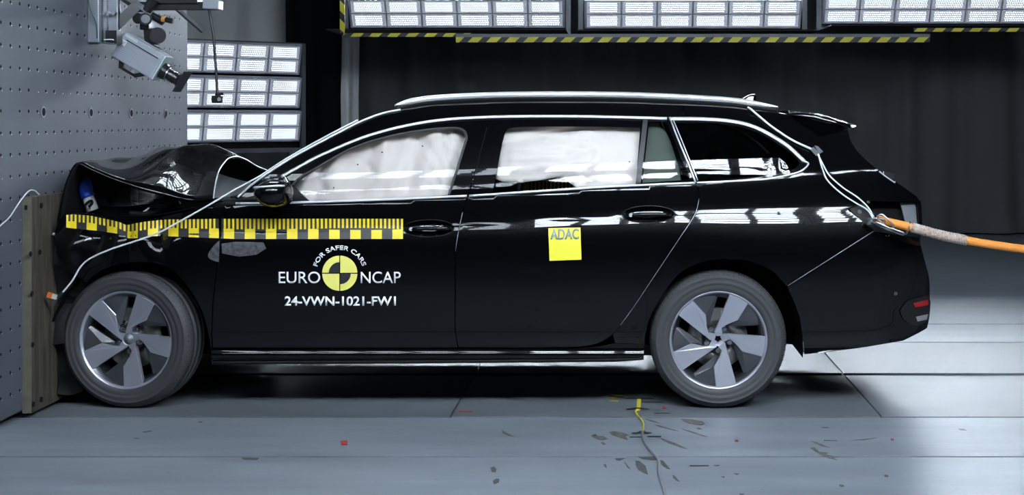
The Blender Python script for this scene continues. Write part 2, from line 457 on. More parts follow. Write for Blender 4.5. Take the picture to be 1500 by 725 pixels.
# drilled holes
V, Fc = [], []; V2, F2 = [], []
def disc(Vl, Fl, x, y, z, ry, rz_):
    o = len(Vl); n = 8
    for k in range(n): Vl.append(Vector((x, y+ry*math.cos(2*math.pi*k/n), z+rz_*math.sin(2*math.pi*k/n))))
    Fl.append(tuple(o+k for k in range(n)))
rnd = random.Random(2)
z = 2.95; r = 0
while z > .06:
    y = YB0+.05
    while y < YB1-.15:
        if rnd.random() < .96: disc(V, Fc, XB+.0012, y, z, .0095, .0065+.003*rnd.random())
        if rnd.random() < .75: disc(V2, F2, XB+.0018, y+.012, z-.008, .0035, .0035)
        y += .1005
    z -= .1005; r += 1
mk('drilled_hole', V, Fc, 'hole_black', bar)['kind'] = 'stuff'
mk('hole_rim', V2, F2, 'bright_hole', bar)['kind'] = 'stuff'
# larger anchor sockets
for zz in (2.14, 1.44, .85, .42, .14):
    y = -.55
    while y < 2.2:
        vv, ff = tube([(XB-.006, y, zz), (XB+.005, y, zz)], .03, 12); mk('anchor_socket', vv, ff, 'bracket_grey', bar)
        vv, ff = tube([(XB, y, zz), (XB+.0065, y, zz)], .02, 10); mk('socket_plug', vv, ff, 'hole_black', bar)
        y += .62
# plywood facing
pb = P(42, 608, -.166)
V, Fc = box((XB+.0225, (-.166+2.05)/2, .53), (.045, 2.216, 1.02)); bevel(mk('plywood_board', V, Fc, ['plywood'], bar), .003, 1)
V, Fc = box((XB+.0225, -.167, .53), (.043, .004, 1.016)); mk('board_edge', V, Fc, 'wood_edge', bar)
for (u, vv_) in ((37, 304), (60, 301), (44, 372), (58, 369), (48, 592), (60, 585), (46, 430), (47, 505)):
    d = (XB+.047)*F/(u-CX); p = P(u, vv_, d-D0)
    q, ff = tube([p, p+Vector((.006, 0, 0))], .012, 8); mk('board_bolt', q, ff, 'hole_black', bar)
    
# ------------------------------------------------------------------ camera bracket, high speed camera, hanging camera
YCM = .92
br = empty('camera_bracket', (XB, .75, 2.1), label='aluminium profile bracket with braces bolted high on the barrier', cat='bracket')
def bp_(nm, m, *p):
    V, Fc = join(*p); return mk(nm, V, Fc, m, br)
bevel(bp_('column', 'alu_profile', box((XB+.03, .71, 2.21), (.06, .12, .80))), .004)
bp_('column_slot', 'camera_black', box((XB+.061, .70, 2.21), (.004, .02, .79)))
bevel(bp_('rail', 'alu_profile', box((XB+.09, .80, 2.24), (.05, .05, .72))), .003)
bp_('rail_slot', 'camera_black', box((XB+.116, .80, 2.24), (.003, .018, .71)))
bp_('end_block', 'camera_black', box((XB+.085, .79, 1.845), (.07, .09, .07)))
for k in (0, 1): 
    c = P(160+k*9, 20, .76); bp_('bolt_head', 'steel', cyl(c, c+Vector((.0, -.03, 0)), .010, 10))
bp_('brace', 'clamp_black', beam(P(160, 47, .80), P(200, 8, .86), .05, .055))
bevel(bp_('boom', 'alu_profile', beam(P(176, -8, .80), P(208, 14, .92), .05, .035)), .003)
bevel(bp_('crossbar', 'clamp_black', beam(P(206, 9, .98), P(318, 9, .98), .05, .045)), .003)
bevel(bp_('crossbar_end', 'alu_profile', beam(P(300, 7, .96), P(324, 8, .96), .09, .05)), .004)
bp_('stay_rod', 'bracket_grey', beam(P(256, 10, 1.3), P(297, 46, 1.5), .02, .02))
bp_('upper_plate', 'clamp_black', box(P(262, -2, 1.0), (.24, .12, .06)))
# wires on the column
V, Fc = tube(spline([P(128, -5, .62), P(133, 15, .62), P(141, 35, .63), P(143, 60, .66), P(150, 62, .70), P(166, 64, .74), P(174, 61, .80)], 6), .004, 6); bp_('wire', 'green_wire', (V, Fc))
V, Fc = tube(spline([P(142, 55, .70), P(150, 58, .72), P(165, 58, .74), P(175, 63, .80)], 6), .003, 6); bp_('wire', 'cable_white', (V, Fc))

hs = empty('high_speed_camera', P(209, 82, YCM), label='grey boxy high-speed camera tilted down on barrier bracket', cat='camera')
ang = -R(30.5)
ax = Vector((math.cos(ang), 0, math.sin(ang))); up = Vector((-math.sin(ang), 0, math.cos(ang))); yy = Vector((0, 1, 0))
rotc = Matrix((ax, yy, up)).transposed()
cc = P(208, 82, YCM)
def hp(nm, m, *p):
    V, Fc = join(*p); return mk(nm, V, Fc, m, hs)
def L(a, b, c): return cc+ax*a+yy*b+up*c
SC = (YCM+D0)/F
body = bevel(hp('housing', 'camera_grey', box(cc, (.252, .135, .150), rotc)), .006, 2)
for k in range(12): mk('cooling_rib', *box(L(-.004, -.0685, -.062+k*.0095), (.232, .004, .0035), rotc), 'camera_grey', body)
mk('dark_groove', *box(L(.005, -.0705, .042), (.20, .003, .005), rotc), 'camera_black', body)
mk('maker_plate', *box(L(-.075, -.070, .062), (.075, .003, .012), rotc), 'camera_edge', body)
V, Fc = tube([L(-.112, -.0715, .008), L(-.088, -.0715, .008), L(-.088, -.0715, .034), L(-.112, -.0715, .034), L(-.112, -.0715, .008)], .0018, 5); 
mk('badge', V, Fc, 'decal_white', body)
V, Fc = tube(spline([L(-.107, -.0715, .013), L(-.093, -.0715, .013), L(-.093, -.0715, .020), L(-.106, -.0715, .022), L(-.106, -.0715, .029), L(-.093, -.0715, .029)], 3), .0013, 5); mk('badge_mark', V, Fc, 'decal_white', body)
bevel(hp('front_plate', 'camera_edge', box(L(.130, 0, 0), (.010, .13, .146), rotc)), .003)
hp('lens_mount', 'camera_black', cyl(L(.134, 0, -.01), L(.165, 0, -.01), .045, 20))
hp('lens_barrel', 'camera_black', cyl(L(.165, 0, -.01), L(.235, 0, -.01), .032, 20), cyl(L(.185, 0, -.01), L(.195, 0, -.01), .035, 20), cyl(L(.21, 0, -.01), L(.222, 0, -.01), .036, 20))
hp('lens_ring', 'steel', cyl(L(.168, 0, -.01), L(.174, 0, -.01), .037, 20))
hp('lens_hood', 'camera_black', tube([L(.232, 0, -.01), L(.25, 0, -.01), L(.262, 0, -.01)], [.034, .045, .066], 20, False), box(L(.262, 0, -.01), (.006, .13, .125), rotc))
hp('carry_handle', 'camera_black', beam(L(-.075, -.03, -.072), L(-.055, -.03, -.112), .02, .022), beam(L(-.06, -.03, -.108), L(.035, -.03, -.108), .02, .014), beam(L(.03, -.03, -.11), L(.07, -.03, -.075), .02, .022))
bevel(hp('mount_plate', 'steel', box(L(.01, 0, .079), (.15, .07, .008), rotc)), .002)
cl = empty('clamp_joint', P(222, 36, YCM), label='black articulated clamp joint between camera and bracket boom', cat='clamp')
def cp_(nm, m, *p):
    V, Fc = join(*p); return bevel(mk(nm, V, Fc, m, cl), .003)
cp_('lower_knuckle', 'clamp_black', cyl(P(231, 52, .85), P(231, 52, 1.0), .045, 18), beam(L(.02, 0, .082), P(222, 44, .92), .07, .06))
cp_('stem', 'clamp_black', beam(P(214, 44, .92), P(214, 24, .92), .05, .06))
cp_('round_knob', 'clamp_black', cyl(P(213, 28, .80), P(213, 28, .93), .034, 20)); cp_('knob_face', 'bracket_grey', cyl(P(213, 28, .79), P(213, 28, .80), .024, 20))
cp_('upper_knuckle', 'clamp_black', cyl(P(202, 27, .86), P(208, 27, .98), .03, 14), cyl(P(226, -2, .92), P(214, 16, .92), .028, 14))
cp_('lever', 'clamp_black', cyl(P(222, 22, .90), P(240, 33, .90), .020, 12), cyl(P(240, 28, .88), P(253, 31, .88), .015, 12)); cp_('lever_ring', 'amber', cyl(P(237, 27, .87), P(242, 28, .87), .018, 12))

hc = empty('hanging_camera', P(318, 145, .96), label='small black action camera dangling from a cable below the bracket', cat='camera')
V, Fc = tube(spline([P(306, 13, .96), P(309, 30, .96), P(313, 55, .96), P(315, 85, .96), P(317, 110, .96), P(318, 139, .96)], 6), .0075, 8); mk('cable', V, Fc, 'cable_black', hc)
bevel(mk('body', *box(P(318, 145.5, .96), (.055, .035, .042)), 'camera_black', hc), .005)
bevel(mk('mount_lug', *box(P(318, 139, .96), (.02, .02, .02)), 'camera_black', hc), .002)
mk('thumb_screw', *beam(P(320, 138, .96), P(327, 137.5, .96), .012, .014), 'camera_black', hc)
mk('lens', *cyl(P(321, 145.5, .935), P(321, 145.5, .945), .011, 14), 'lens_grey', hc)

# ------------------------------------------------------------------ the car: body side surface
YC = .93                                   # centre plane of the car
ZCR = [(-2.235, .840), (-1.927, .857), (-1.043, .883), (-.788, .900), (-.03, .943), (.281, .963), (1.086, .979), (1.6, .985)]
ZBT = [(-1.9, .99), (-1.6, .997), (-1.15, 1.013), (-.75, 1.03), (-.383, 1.053), (0, 1.077), (.38, 1.093), (.73, 1.113), (1.0, 1.14), (1.6, 1.18)]
ROLL = [(-2.2, .45), (-1.9, .5), (-1.0, .62), (-.4, .7), (0, .85), (.3, 1.0), (.55, 1.2), (.8, 1.3), (1.5, 1.2)]     # height of the rolled shoulder under the crease
def Wd(X, Z):
    """half width of the body at station X and height Z"""
    zc = lerp_tab(ZCR, X); zb = lerp_tab(ZBT, X); g = zb+.02; hh = 1.42-g
    bq = max(0, min(1, (X-.80)/.22))
    def gl(a, t): return (.853-a*hh/.38)*(1-bq)+(.853-.30*t)*bq
    w4 = gl(.198, 1)
    k = lerp_tab(ROLL, X); dr = .926-.043*k
    xs = [0, .19, .232, .256, .266, .287, .297, .345, .45, .54, zc-.17*k, zc-.12*k, zc-.09*k, zc-.06*k, zc-.03*k, zc-.004, zc+.010, zc+.05, zb-.006, g, g+hh*.25, g+hh*.5, g+hh*.75, 1.42, 1.455, 1.49, 1.53]
    ys = [.80, .842, .880, .8945, .8950, .8850, .8840, .898, .909, .9175, .926, .926-.003*k, .926-.0085*k, .926-.0165*k, .926-.0265*k, .926-.0375*k, .926-.0405*k, dr-.001, max(.859, dr-.008), .853, gl(.027, .25), gl(.070, .5), gl(.125, .75), w4, w4-.037, w4-.08, w4-.155]
    w = pchip(xs, ys, Z)
    dx = max(0, X-.6)
    w -= .04*dx*dx+1.1*max(0, X-1.22)**2
    if Z > zb: w -= .05*dx*dx*min(1, (Z-zb)/.3)
    fx = min(1, max(0, (-2.02-X)/.22))
    if fx > 0:
        fx = fx*fx*(3-2*fx)*min(1, max(.12, (Z-.66)/.14))
        w += fx*(.022*math.sin(15*X+6*Z)+.016*math.sin(27*X-13*Z+1)-.05*math.exp(-((X+2.37)/.045)**2)-.02*math.exp(-((X+2.2+.3*(Z-.8))/.03)**2))
        w -= .10*max(0, -2.45-X)
    return w
def surf(u, v, off=0.0):
    Y = .05
    for _ in range(7):
        d = (Y+D0)/F; X = (u-CX)*d; Z = H-(v-CY)*d
        Y = YC-Wd(X, Z)-off
    return Vector((X, Y, Z))
def nrm(X, Z):
    e = .003
    wx = (Wd(X+e, Z)-Wd(X-e, Z))/(2*e); wz = (Wd(X, Z+e)-Wd(X, Z-e))/(2*e)
    return Vector((-wx, -1, -wz)).normalized()
def inside(poly, x, y):
    c = False; j = len(poly)-1
    for i in range(len(poly)):
        xi, yi = poly[i]; xj, yj = poly[j]
        if (yi > y) != (yj > y) and x < (xj-xi)*(y-yi)/(yj-yi)+xi: c = not c
        j = i
    return c
def dens(poly, step, closed=True):
    out = []; n = len(poly)
    for i in range(n if closed else n-1):
        a = Vector(poly[i][:2]); b = Vector(poly[(i+1) % n][:2]); k = max(1, int((b-a).length/step+.5))
        for t in range(k): out.append(tuple(a+(b-a)*t/k))
    if not closed: out.append(tuple(poly[-1][:2]))
    return out
def sp2(pts, n=5): return [tuple(p[:2]) for p in spline([(a, b, 0) for a, b in pts], n)]
def shift(pts, dx, dy=0): return [(a+dx, b+dy) for a, b in pts]
def tri2d(outline, step, holes=()):
    loops = [dens(outline, step)]+[dens(h, min(step, 4)) for h in holes]
    pts = []; edges = []
    for lp in loops:
        o = len(pts); pts += [Vector(p) for p in lp]; edges += [(o+i, o+(i+1) % len(lp)) for i in range(len(lp))]
    us = [p[0] for p in loops[0]]; vs2 = [p[1] for p in loops[0]]
    bpts = list(pts)
    u = math.floor(min(us)/step)*step+.37
    grid = {}
    for p in bpts: grid.setdefault((int(p.x//step), int(p.y//step)), []).append(p)
    while u < max(us):
        v = math.floor(min(vs2)/step)*step+.41
        while v < max(vs2):
            if inside(loops[0], u, v) and not any(inside(h, u, v) for h in loops[1:]):
                q = Vector((u, v)); ok = True; ci, cj = int(u//step), int(v//step)
                for a in (-1, 0, 1):
                    for b in (-1, 0, 1):
                        for p in grid.get((ci+a, cj+b), ()):
                            if (p-q).length < step*.45: ok = False
                if ok: pts.append(q)
            v += step
        u += step
    r = delaunay_2d_cdt(pts, edges, [], 0, 1e-4)
    V2, T = r[0], []
    for t in r[2]:
        if len(t) != 3: continue
        c = (V2[t[0]]+V2[t[1]]+V2[t[2]])/3
        if not inside(loops[0], c.x, c.y) or any(inside(h, c.x, c.y) for h in loops[1:]): continue
        a = (V2[t[1]]-V2[t[0]]).cross(V2[t[2]]-V2[t[0]]) if False else (V2[t[1]].x-V2[t[0]].x)*(V2[t[2]].y-V2[t[0]].y)-(V2[t[1]].y-V2[t[0]].y)*(V2[t[2]].x-V2[t[0]].x)
        T.append(tuple(t) if a < 0 else (t[0], t[2], t[1]))      # pixel v runs down: this faces the camera
    return V2, T, loops
def mirror_obj(o, parent):
    me = o.data.copy()
    for vx in me.vertices: vx.co.y = 2*YC-vx.co.y
    me.flip_normals()
    m = bpy.data.objects.new(o.name.split('.')[0], me); col.objects.link(m); m.parent = parent
    m.matrix_parent_inverse = o.matrix_parent_inverse.copy()
    for md in o.modifiers:
        n = m.modifiers.new(md.name, md.type)
        if md.type == 'SOLIDIFY': n.thickness = md.thickness; n.offset = md.offset
    return m
def panel(name, outline, m, parent, off=0.0, step=9, holes=(), flange=.022, mirror=True, disp=None, mparent=None):
    V2, T, loops = tri2d(outline, step, holes)
    V = []; N = []
    for p in V2:
        o_ = off-(disp(p.x, p.y) if disp else 0)
        q = surf(p.x, p.y, o_); V.append(q); N.append(nrm(q.x, q.z))
    Fc = list(T); nt_ = len(T)
    if flange:
        for li, lp in enumerate(loops):
            o = len(V); n = len(lp)
            for p in lp:
                o_ = off-(disp(*p) if disp else 0)
                q = surf(p[0], p[1], o_); V.append(q); V.append(q+Vector((0, flange, 0))); N += [Vector((0, 0, 0))]*2
            for i in range(n):
                j = (i+1) % n; Fc.append((o+2*i, o+2*j, o+2*j+1, o+2*i+1))
    me = bpy.data.meshes.new(name); me.from_pydata([tuple(v) for v in V], [], Fc); me.materials.append(MATS[m])
    me.polygons.foreach_set('use_smooth', [i < nt_ for i in range(len(Fc))]); me.update()
    ob = put(name, me, parent)
    far = None
    if mirror: far = mirror_obj(ob, mparent or parent)
    if not disp:
        me.normals_split_custom_set_from_vertices([tuple(n) for n in N])
        if far: far.data.normals_split_custom_set_from_vertices([(n.x, -n.y, n.z) for n in N])
    return ob, far
def strip(name, path, r, m, parent, off=0.0, mirror=True, flat=1.0, n=6, seg=8):
    pts = [surf(a, b, off) for a, b in sp2(path, n)]
    V, Fc = tube(pts, r, seg, True, flat); o = mk(name, V, Fc, m, parent, True)
    if mirror: mirror_obj(o, parent)
    return o
def ellipse(cu, cv, ru, rv, n=36, e=2.0, sl=0):
    out = []
    for k in range(n):
        g = 2*math.pi*k/n; c, s = math.cos(g), math.sin(g)
        out.append((cu+ru*math.copysign(abs(c)**(2/e), c), cv+rv*math.copysign(abs(s)**(2/e), s)+sl*ru*c))
    return out

car = empty('station_wagon', (-.6, YC, 0), label='black estate car crashed nose-first into the barrier, hood buckled up', cat='car')
GAP_B = [(685.5, 286.5), (677.6, 311), (670.5, 345), (667.2, 368), (667, 420), (667, 483), (671, 508.5)]
GAP_C = [(1019.5, 268.5), (1024, 280), (1024, 291), (1018, 314), (996, 348), (966, 393), (930, 447), (909, 476.5), (897, 490), (884, 499), (868, 505), (846, 508)]
DLO_UP = sp2([(414, 257), (442, 241), (474, 224), (543, 195.5), (626, 176), (717, 169), (846, 168), (978, 171)], 4)
DLO_LOW = [(425, 297), (560, 292.5), (685, 287), (790, 280), (901, 273), (1019, 268)]
ROOF_UP = [(1000, 150.5), (928, 148), (812, 146.5), (720, 148), (626, 152), (587, 159), (557, 166), (526, 178), (504, 189), (460, 212), (416, 237), (380, 261), (352, 284), (345, 292)]
# front door
FD_FRONT = [(346, 298), (334, 309), (326, 320), (323, 350), (319, 390), (313, 440), (311, 490), (312, 509)]
h1 = ellipse(628, 334.5, 37, 12.6, 40, 2.0, -.012); h2 = ellipse(950, 314, 38.5, 12.6, 40, 2.0, -.012)
fd, fdf = panel('front_door', FD_FRONT+[(500, 509.5)]+[(670, 509)]+shift(GAP_B, -.8)[::-1][1:]+[(560, 294), (425, 298.5)], 'paint', car, 0, 7, [h1])
rd, rdf = panel('rear_door', shift(sp2(GAP_B), .8)+[(760, 509)]+shift(sp2(GAP_C), -.8)[::-1]+[(901, 274.5), (790, 281.5), (690, 288)], 'paint', car, 0, 7, [h2])
def handle(door, dfar, hole, cu, cv):
    # scooped recess, edge bead and pull bar
    rows = []
    for k in range(9):
        t = k/8; sc = max(.02, 1-t); dp = -.034*math.sin(min(1, t*1.6)*math.pi/2)
        rows.append([surf(cu+(a-cu)*sc, cv+(b-cv)*sc, dp-.0005) for a, b in hole+[hole[0]]])
    V, Fc = gridmesh(rows); o = mk('handle_recess', V, Fc, 'gloss_black', door, True)
    V, Fc = tube([surf(a, b, .001) for a, b in hole+[hole[0]]], .0022, 6, False); o2 = mk('recess_edge', V, Fc, 'gloss_black', door, True)
    pts = [surf(cu-31, cv+1, -.012), surf(cu-26, cv+1, .004), surf(cu-15, cv, .014), surf(cu, cv-.3, .017), surf(cu+15, cv-.5, .014), surf(cu+26, cv-.5, .004), surf(cu+31, cv-.5, -.012)]
    V, Fc = tube(spline(pts, 5), .0125, 12, True, .8); o3 = mk('door_handle', V, Fc, 'gloss_black', door, True)
    pts = [surf(cu-27, cv-1, .012), surf(cu-15, cv-3, .024), surf(cu, cv-3.3, .028), surf(cu+12, cv-3.4, .025), surf(cu+22, cv-3.2, .017)]
    V, Fc = tube(spline(pts, 5), .003, 8); o4 = mk('handle_trim', V, Fc, 'chrome', door, True)
    p = surf(cu-26, cv+1, .014); V, Fc = tube([p, p+Vector((0, -.004, 0))], .009, 12); mk('key_cap', V, Fc, 'satin_alu', door)
    for q in (o, o3): mirror_obj(q, dfar)
handle(fd, fdf, h1, 628, 334.5); handle(rd, rdf, h2, 950, 314)
# front fender, crumpled
FEN = [(344, 297), (324, 304), (300, 305), (268, 311), (235, 318), (205, 325), (186, 328), (165, 320), (135, 313), (105, 311), (92, 316), (84, 326), (80, 345), (84, 375), (100, 396), (126, 414)]
ARCH_F = [(126, 414), (140, 401), (165, 389), (200, 383.5), (232, 386), (256, 398), (279, 425), (297, 458), (306, 492), (309, 512)]
fen, _ = panel('front_fender', FEN+sp2(ARCH_F)[1:]+shift(FD_FRONT[::-1], -1.6)[:-1], 'paint', car, 0, 6)
# sill
panel('sill', [(309, 513), (500, 511), (846, 510), (880, 507), (900, 503), (943, 505), (943, 527), (900, 530), (600, 532.5), (310, 534)], 'paint', car, -.002, 6)
strip('sill_trim', [(312, 531), (500, 530), (700, 529), (900, 527), (940, 525)], .006, 'black_plastic', car, .004)
# rear side panel
ARCH_R = [(1152, 418.5), (1130, 396), (1098, 382.5), (1063, 378.5), (1028, 384), (997, 399), (973, 428), (953, 463), (944.5, 494), (944, 504)]
QUP = [(1019.5, 269.5), (1070, 267), (1124, 263.5), (1160, 256.5), (1178, 249), (1186, 241), (1184, 234), (1156, 207), (1113, 184), (1075, 174.5), (1030, 171.5), (1001, 170.5)]
TAIL = [(1242, 190), (1247, 208), (1263, 229), (1288, 250), (1312, 266), (1333, 281), (1348, 296)]
qp, _ = panel('rear_quarter_panel', sp2(QUP, 4)+[(1001, 150.5), (1050, 153.5), (1081, 157), (1154, 168), (1202, 201)]+sp2(TAIL, 4)+[(1271, 294), (1240, 306), (1280, 337.5)]+sp2(ARCH_R)+[(901, 502)]+shift(GAP_C[:9], .9)[::-1], 'paint', car, 0, 6)
strip('edge_glint', [(1279, 339), (1216, 379), (1154, 418.5)], .0008, 'satin_alu', car, .0005, n=3, mirror=False)  # bright strips here and below imitate the glint on the panel seams
strip('edge_glint', [(1024, 291), (1018, 314), (996, 348), (966, 393), (930, 447), (909, 476)], .0008, 'satin_alu', car, -.0008, n=4, mirror=False)
strip('edge_glint', [(677.6, 311), (670.5, 345), (667.2, 368)], .0007, 'satin_alu', car, -.0008, n=4, mirror=False)
# rear bumper
BUM = [(1153, 420), (1281.5, 339), (1347, 348), (1350, 365), (1355, 384), (1361, 408), (1362, 432), (1361, 463), (1359, 476), (1354, 483), (1323, 499), (1270, 508), (1209, 516), (1178, 519), (1176, 494), (1172, 465), (1164, 444)]
panel('rear_bumper', BUM, 'paint', car, 0, 7)
panel('fog_lamp_housing', sp2([(1319, 455), (1329, 442), (1343, 437), (1361.5, 434.5), (1361.5, 463), (1357, 471), (1341, 477), (1325, 469), (1319, 455)], 3)[:-1], 'black_plastic', car, .008, 4)
panel('rear_fog_lamp', [(1338, 444), (1359.5, 439), (1359.5, 447), (1341, 450.5)], 'red_lens', car, .0125, 3, flange=.006)
panel('lamp_reflector', [(1342, 464), (1359.5, 460), (1357.5, 468), (1344, 471)], 'lens_grey', car, .011, 3, flange=.006)
p = surf(1312, 430, .001); mk('parking_sensor', *tube([p, p+Vector((0, -.003, 0))], .009, 12), 'rim_dark', car)
# empty tail-lamp recess
panel('lamp_recess', [(1238, 304), (1271, 292), (1349, 294), (1351, 332), (1348, 350), (1281, 341)], 'dark_void', car, -.075, 7, flange=0)
panel('recess_bracket', [(1243, 305.5), (1264, 297), (1281, 312), (1280, 335), (1270, 330)], 'black_plastic', car, -.012, 5)
panel('recess_plate', [(1319, 297), (1341, 296.5), (1344, 331), (1327, 329)], 'bracket_grey', car, -.03, 5)
panel('lamp_flange', [(1343.5, 297), (1350, 300), (1351, 331), (1346.5, 333)], 'gloss_black', car, -.004, 4)
p = surf(1259, 310, -.012); mk('recess_screw', *tube([p, p+Vector((0, -.008, 0))], .011, 10), 'steel', car)
p = surf(1270.5, 296, -.0); mk('recess_clip', *tube([p, p+Vector((0.01, -.008, .0))], .006, 8), 'steel', car)

# roof side, window frames, glass
panel('roof_side_frame', DLO_UP+[(1000, 171.5)]+ROOF_UP[:1]+sp2(ROOF_UP[1:], 3)+[(380, 285), (395, 272)], 'paint', car, -.001, 5)
G_F = sp2([(427, 272), (441, 259), (460, 248), (515, 217.5), (571, 199.5), (626, 190), (664, 187.5), (679, 191), (683.5, 201), (680.5, 213), (669, 250), (657.5, 286)], 4)+[(560, 291), (452, 295), (430, 296)]
G_R = [(727, 255), (736, 208)]+sp2([(737, 205), (741, 193), (752, 187), (800, 185.5)], 4)+[(880, 185.6), (938, 187), (931.5, 270), (850, 275), (790, 279), (721, 283.5)]
G_S = [(951, 179), (970, 178), (978, 182), (1011, 263), (941, 268)]
G_Q = sp2([(987, 181), (1040, 180.5), (1075, 184.5), (1108, 194), (1145, 215), (1168, 234), (1168, 244), (1150, 252), (1120, 257.5), (1070, 261.5)], 4)+[(1024, 264), (1016, 260)]
BL = [(717.5, 169.5), (706, 214), (696, 252), (685.5, 286.5)]
panel('front_window_frame', [p for p in DLO_UP if p[0] < 715]+shift(BL, -.7)+[(560, 292), (425, 296.5), (419, 275)], 'gloss_black', car, -.006, 6, [G_F], .02)
CB = [(979, 172), (992, 203), (1005, 234), (1018.5, 268)]
panel('rear_window_frame', shift(BL, .7)[::-1]+[p for p in DLO_UP if p[0] > 719]+shift(CB, -1)+[(901, 273), (790, 280), (690, 286.5)], 'gloss_black', car, -.006, 6, [G_R, G_S], .02)
panel('quarter_window_frame', shift(CB, 1.2)[::-1]+QUP[::-1][1:-1], 'gloss_black', car, -.005, 6, [G_Q], .02)
panel('front_window', G_F, 'glass_clear', car, -.012, 12, flange=0); panel('rear_window', G_R, 'glass_clear', car, -.012, 12, flange=0)
panel('fixed_window', G_S, 'glass_tint', car, -.012, 10, flange=0); panel('quarter_window', G_Q, 'glass_privacy', car, -.012, 10, flange=0)
panel('window_divider', [(942, 175), (949, 175), (938.5, 268.5), (931, 269.5)], 'rubber_seal', car, .0, 6)
strip('front_window_seal', G_F[:-3]+[], .006, 'rubber_seal', car, -.004, n=2)
strip('mirror_sail_edge', [(417, 258), (421, 266), (424, 280), (424, 292)], .006, 'chrome', car, .004)
panel('mirror_sail', [(418, 262), (427, 271), (452, 294.5), (426, 296)], 'black_plastic', car, -.002, 5)
strip('chrome_window_trim', [(412, 259), (442, 242), (474, 225.5), (543, 197.5), (626, 178.5), (717, 171.5), (846, 170.5), (977, 173.5)], .0085, 'satin_alu', car, .001, flat=.7)
strip('chrome_window_trim', [(981, 174), (1030, 174.5), (1074, 178), (1110, 188), (1150, 211), (1178, 236)], .0115, 'satin_alu', car, .0, flat=.6)
strip('chrome_window_trim', [(1178, 236), (1184, 240), (1176, 249), (1160, 255), (1124, 262), (1070, 265.5), (1021, 267.5)], .005, 'satin_alu', car, .002)
strip('belt_trim', [(345, 298), (425, 297), (560, 292.5), (684, 287)], .0062, 'satin_alu', car, .002)
strip('belt_trim', [(687, 287), (790, 280), (901, 273), (1018, 268)], .0062, 'satin_alu', car, .002)
strip('rear_pillar_trim', [(981, 172), (993, 203), (1006, 234), (1019, 267)], .0045, 'satin_alu', car, .003, n=3)
strip('rear_pillar_trim', [(986, 175), (998, 204), (1010, 234), (1022, 264)], .003, 'satin_alu', car, .002, n=3)
strip('pillar_bead', [(348, 289), (372, 268), (416, 238), (460, 213), (504, 190), (526, 179), (557, 167), (587, 160.5)], .0055, 'satin_alu', car, .005)
# roof, rails, windscreen, tailgate
RL = sp2([(352, 284), (380, 261.5), (416, 237.5), (460, 212.5), (504, 189.5), (526, 178.5), (557, 166.5), (587, 159.5)], 2)
def across(p, bulge, dz, n=12):
    row = []
    for k in range(n+1):
        s = -1+2*k/n; w = YC-p.y
        row.append(Vector((p.x+bulge*(1-s*s), YC+w*s, p.z+dz*(1-s*s))))
    return row
rows = [across(surf(a, b, -.004), -.03, 0.0) for a, b in RL]
V, Fc = gridmesh(rows); ws = mk('windscreen', V, Fc, 'glass_tint', car, True)
rows = [across(surf(a, b, -.002), 0, .018) for a, b in sp2([(587, 159.5), (626, 152.5), (720, 148.5), (812, 147), (928, 148.5), (1050, 153.5), (1100, 160), (1154, 168)], 3)]
V, Fc = gridmesh(rows); Fc = [q[::-1] for q in Fc]; rf = mk('roof', V, Fc, 'paint', car, True); sd = rf.modifiers.new('solidify', 'SOLIDIFY'); sd.thickness = .03; sd.offset = -1
rows = [[p+Vector((0, 0, -.05)) for p in r] for r in rows]; V, Fc = gridmesh(rows); mk('headliner', V, Fc, 'headliner', car, True)
def rail():
    pts = [surf(a, b, 0)+Vector((0, .01, .028)) for a, b in sp2([(578, 163), (600, 157), (640, 151.5), (720, 147.5), (812, 146.3), (928, 147.5), (1050, 153.5), (1100, 159), (1140, 165.5)], 4)]
    n = len(pts); r = [.016*min(1, .35+.16*min(i, n-1-i)) for i in range(n)]
    V, Fc = tube(pts, r, 12, True, 1.0); o = mk('roof_rail', V, Fc, 'satin_alu', car, True); mirror_obj(o, car)
    for i in range(2, n-2, 3):
        pass
    V, Fc = gridmesh([[p+Vector((0, .004, -.03)), p+Vector((0, .004, 0))] for p in pts]); o = mk('rail_base', V, Fc, 'black_plastic', car, True)
    o.modifiers.new('solidify', 'SOLIDIFY').thickness = .012; mirror_obj(o, car)
rail()
tl = [surf(a, b, -.006) for a, b in sp2([(1235, 191), (1245, 208), (1261, 229), (1286, 250), (1310, 266)], 3)]
V, Fc = gridmesh([across(p, .07, 0) for p in tl]); mk('rear_screen', V, Fc, 'glass_privacy', car, True)
tl = [surf(a, b, -.004) for a, b in sp2([(1310, 266), (1333, 281), (1348, 296), (1350, 330), (1346, 349)], 3)]
V, Fc = gridmesh([across(p, .08, 0) for p in tl]); o = mk('tailgate', V, Fc, 'paint', car, True)
tl = [surf(a, b, -.004) for a, b in sp2([(1346, 349), (1355, 384), (1361, 408), (1362, 432), (1361, 463), (1359, 476), (1354, 483), (1323, 499)], 3)]
V, Fc = gridmesh([across(p, .09, 0) for p in tl]); mk('bumper_face', V, Fc, 'paint', car, True)
# tailgate wiper and lamp-side bead
mk('wiper_pivot', *join(cyl(P(1294, 254, .62), P(1303, 255, .62), .012, 12), beam(P(1294, 254, .60), P(1309, 258, .60), .02, .022), beam(P(1309, 258, .6), P(1302, 266, .6), .015, .015)), 'chrome', car)
strip('rear_screen_bead', [(1288, 251), (1299, 259.5), (1311, 267.5)], .0035, 'satin_alu', car, .004, mirror=False)
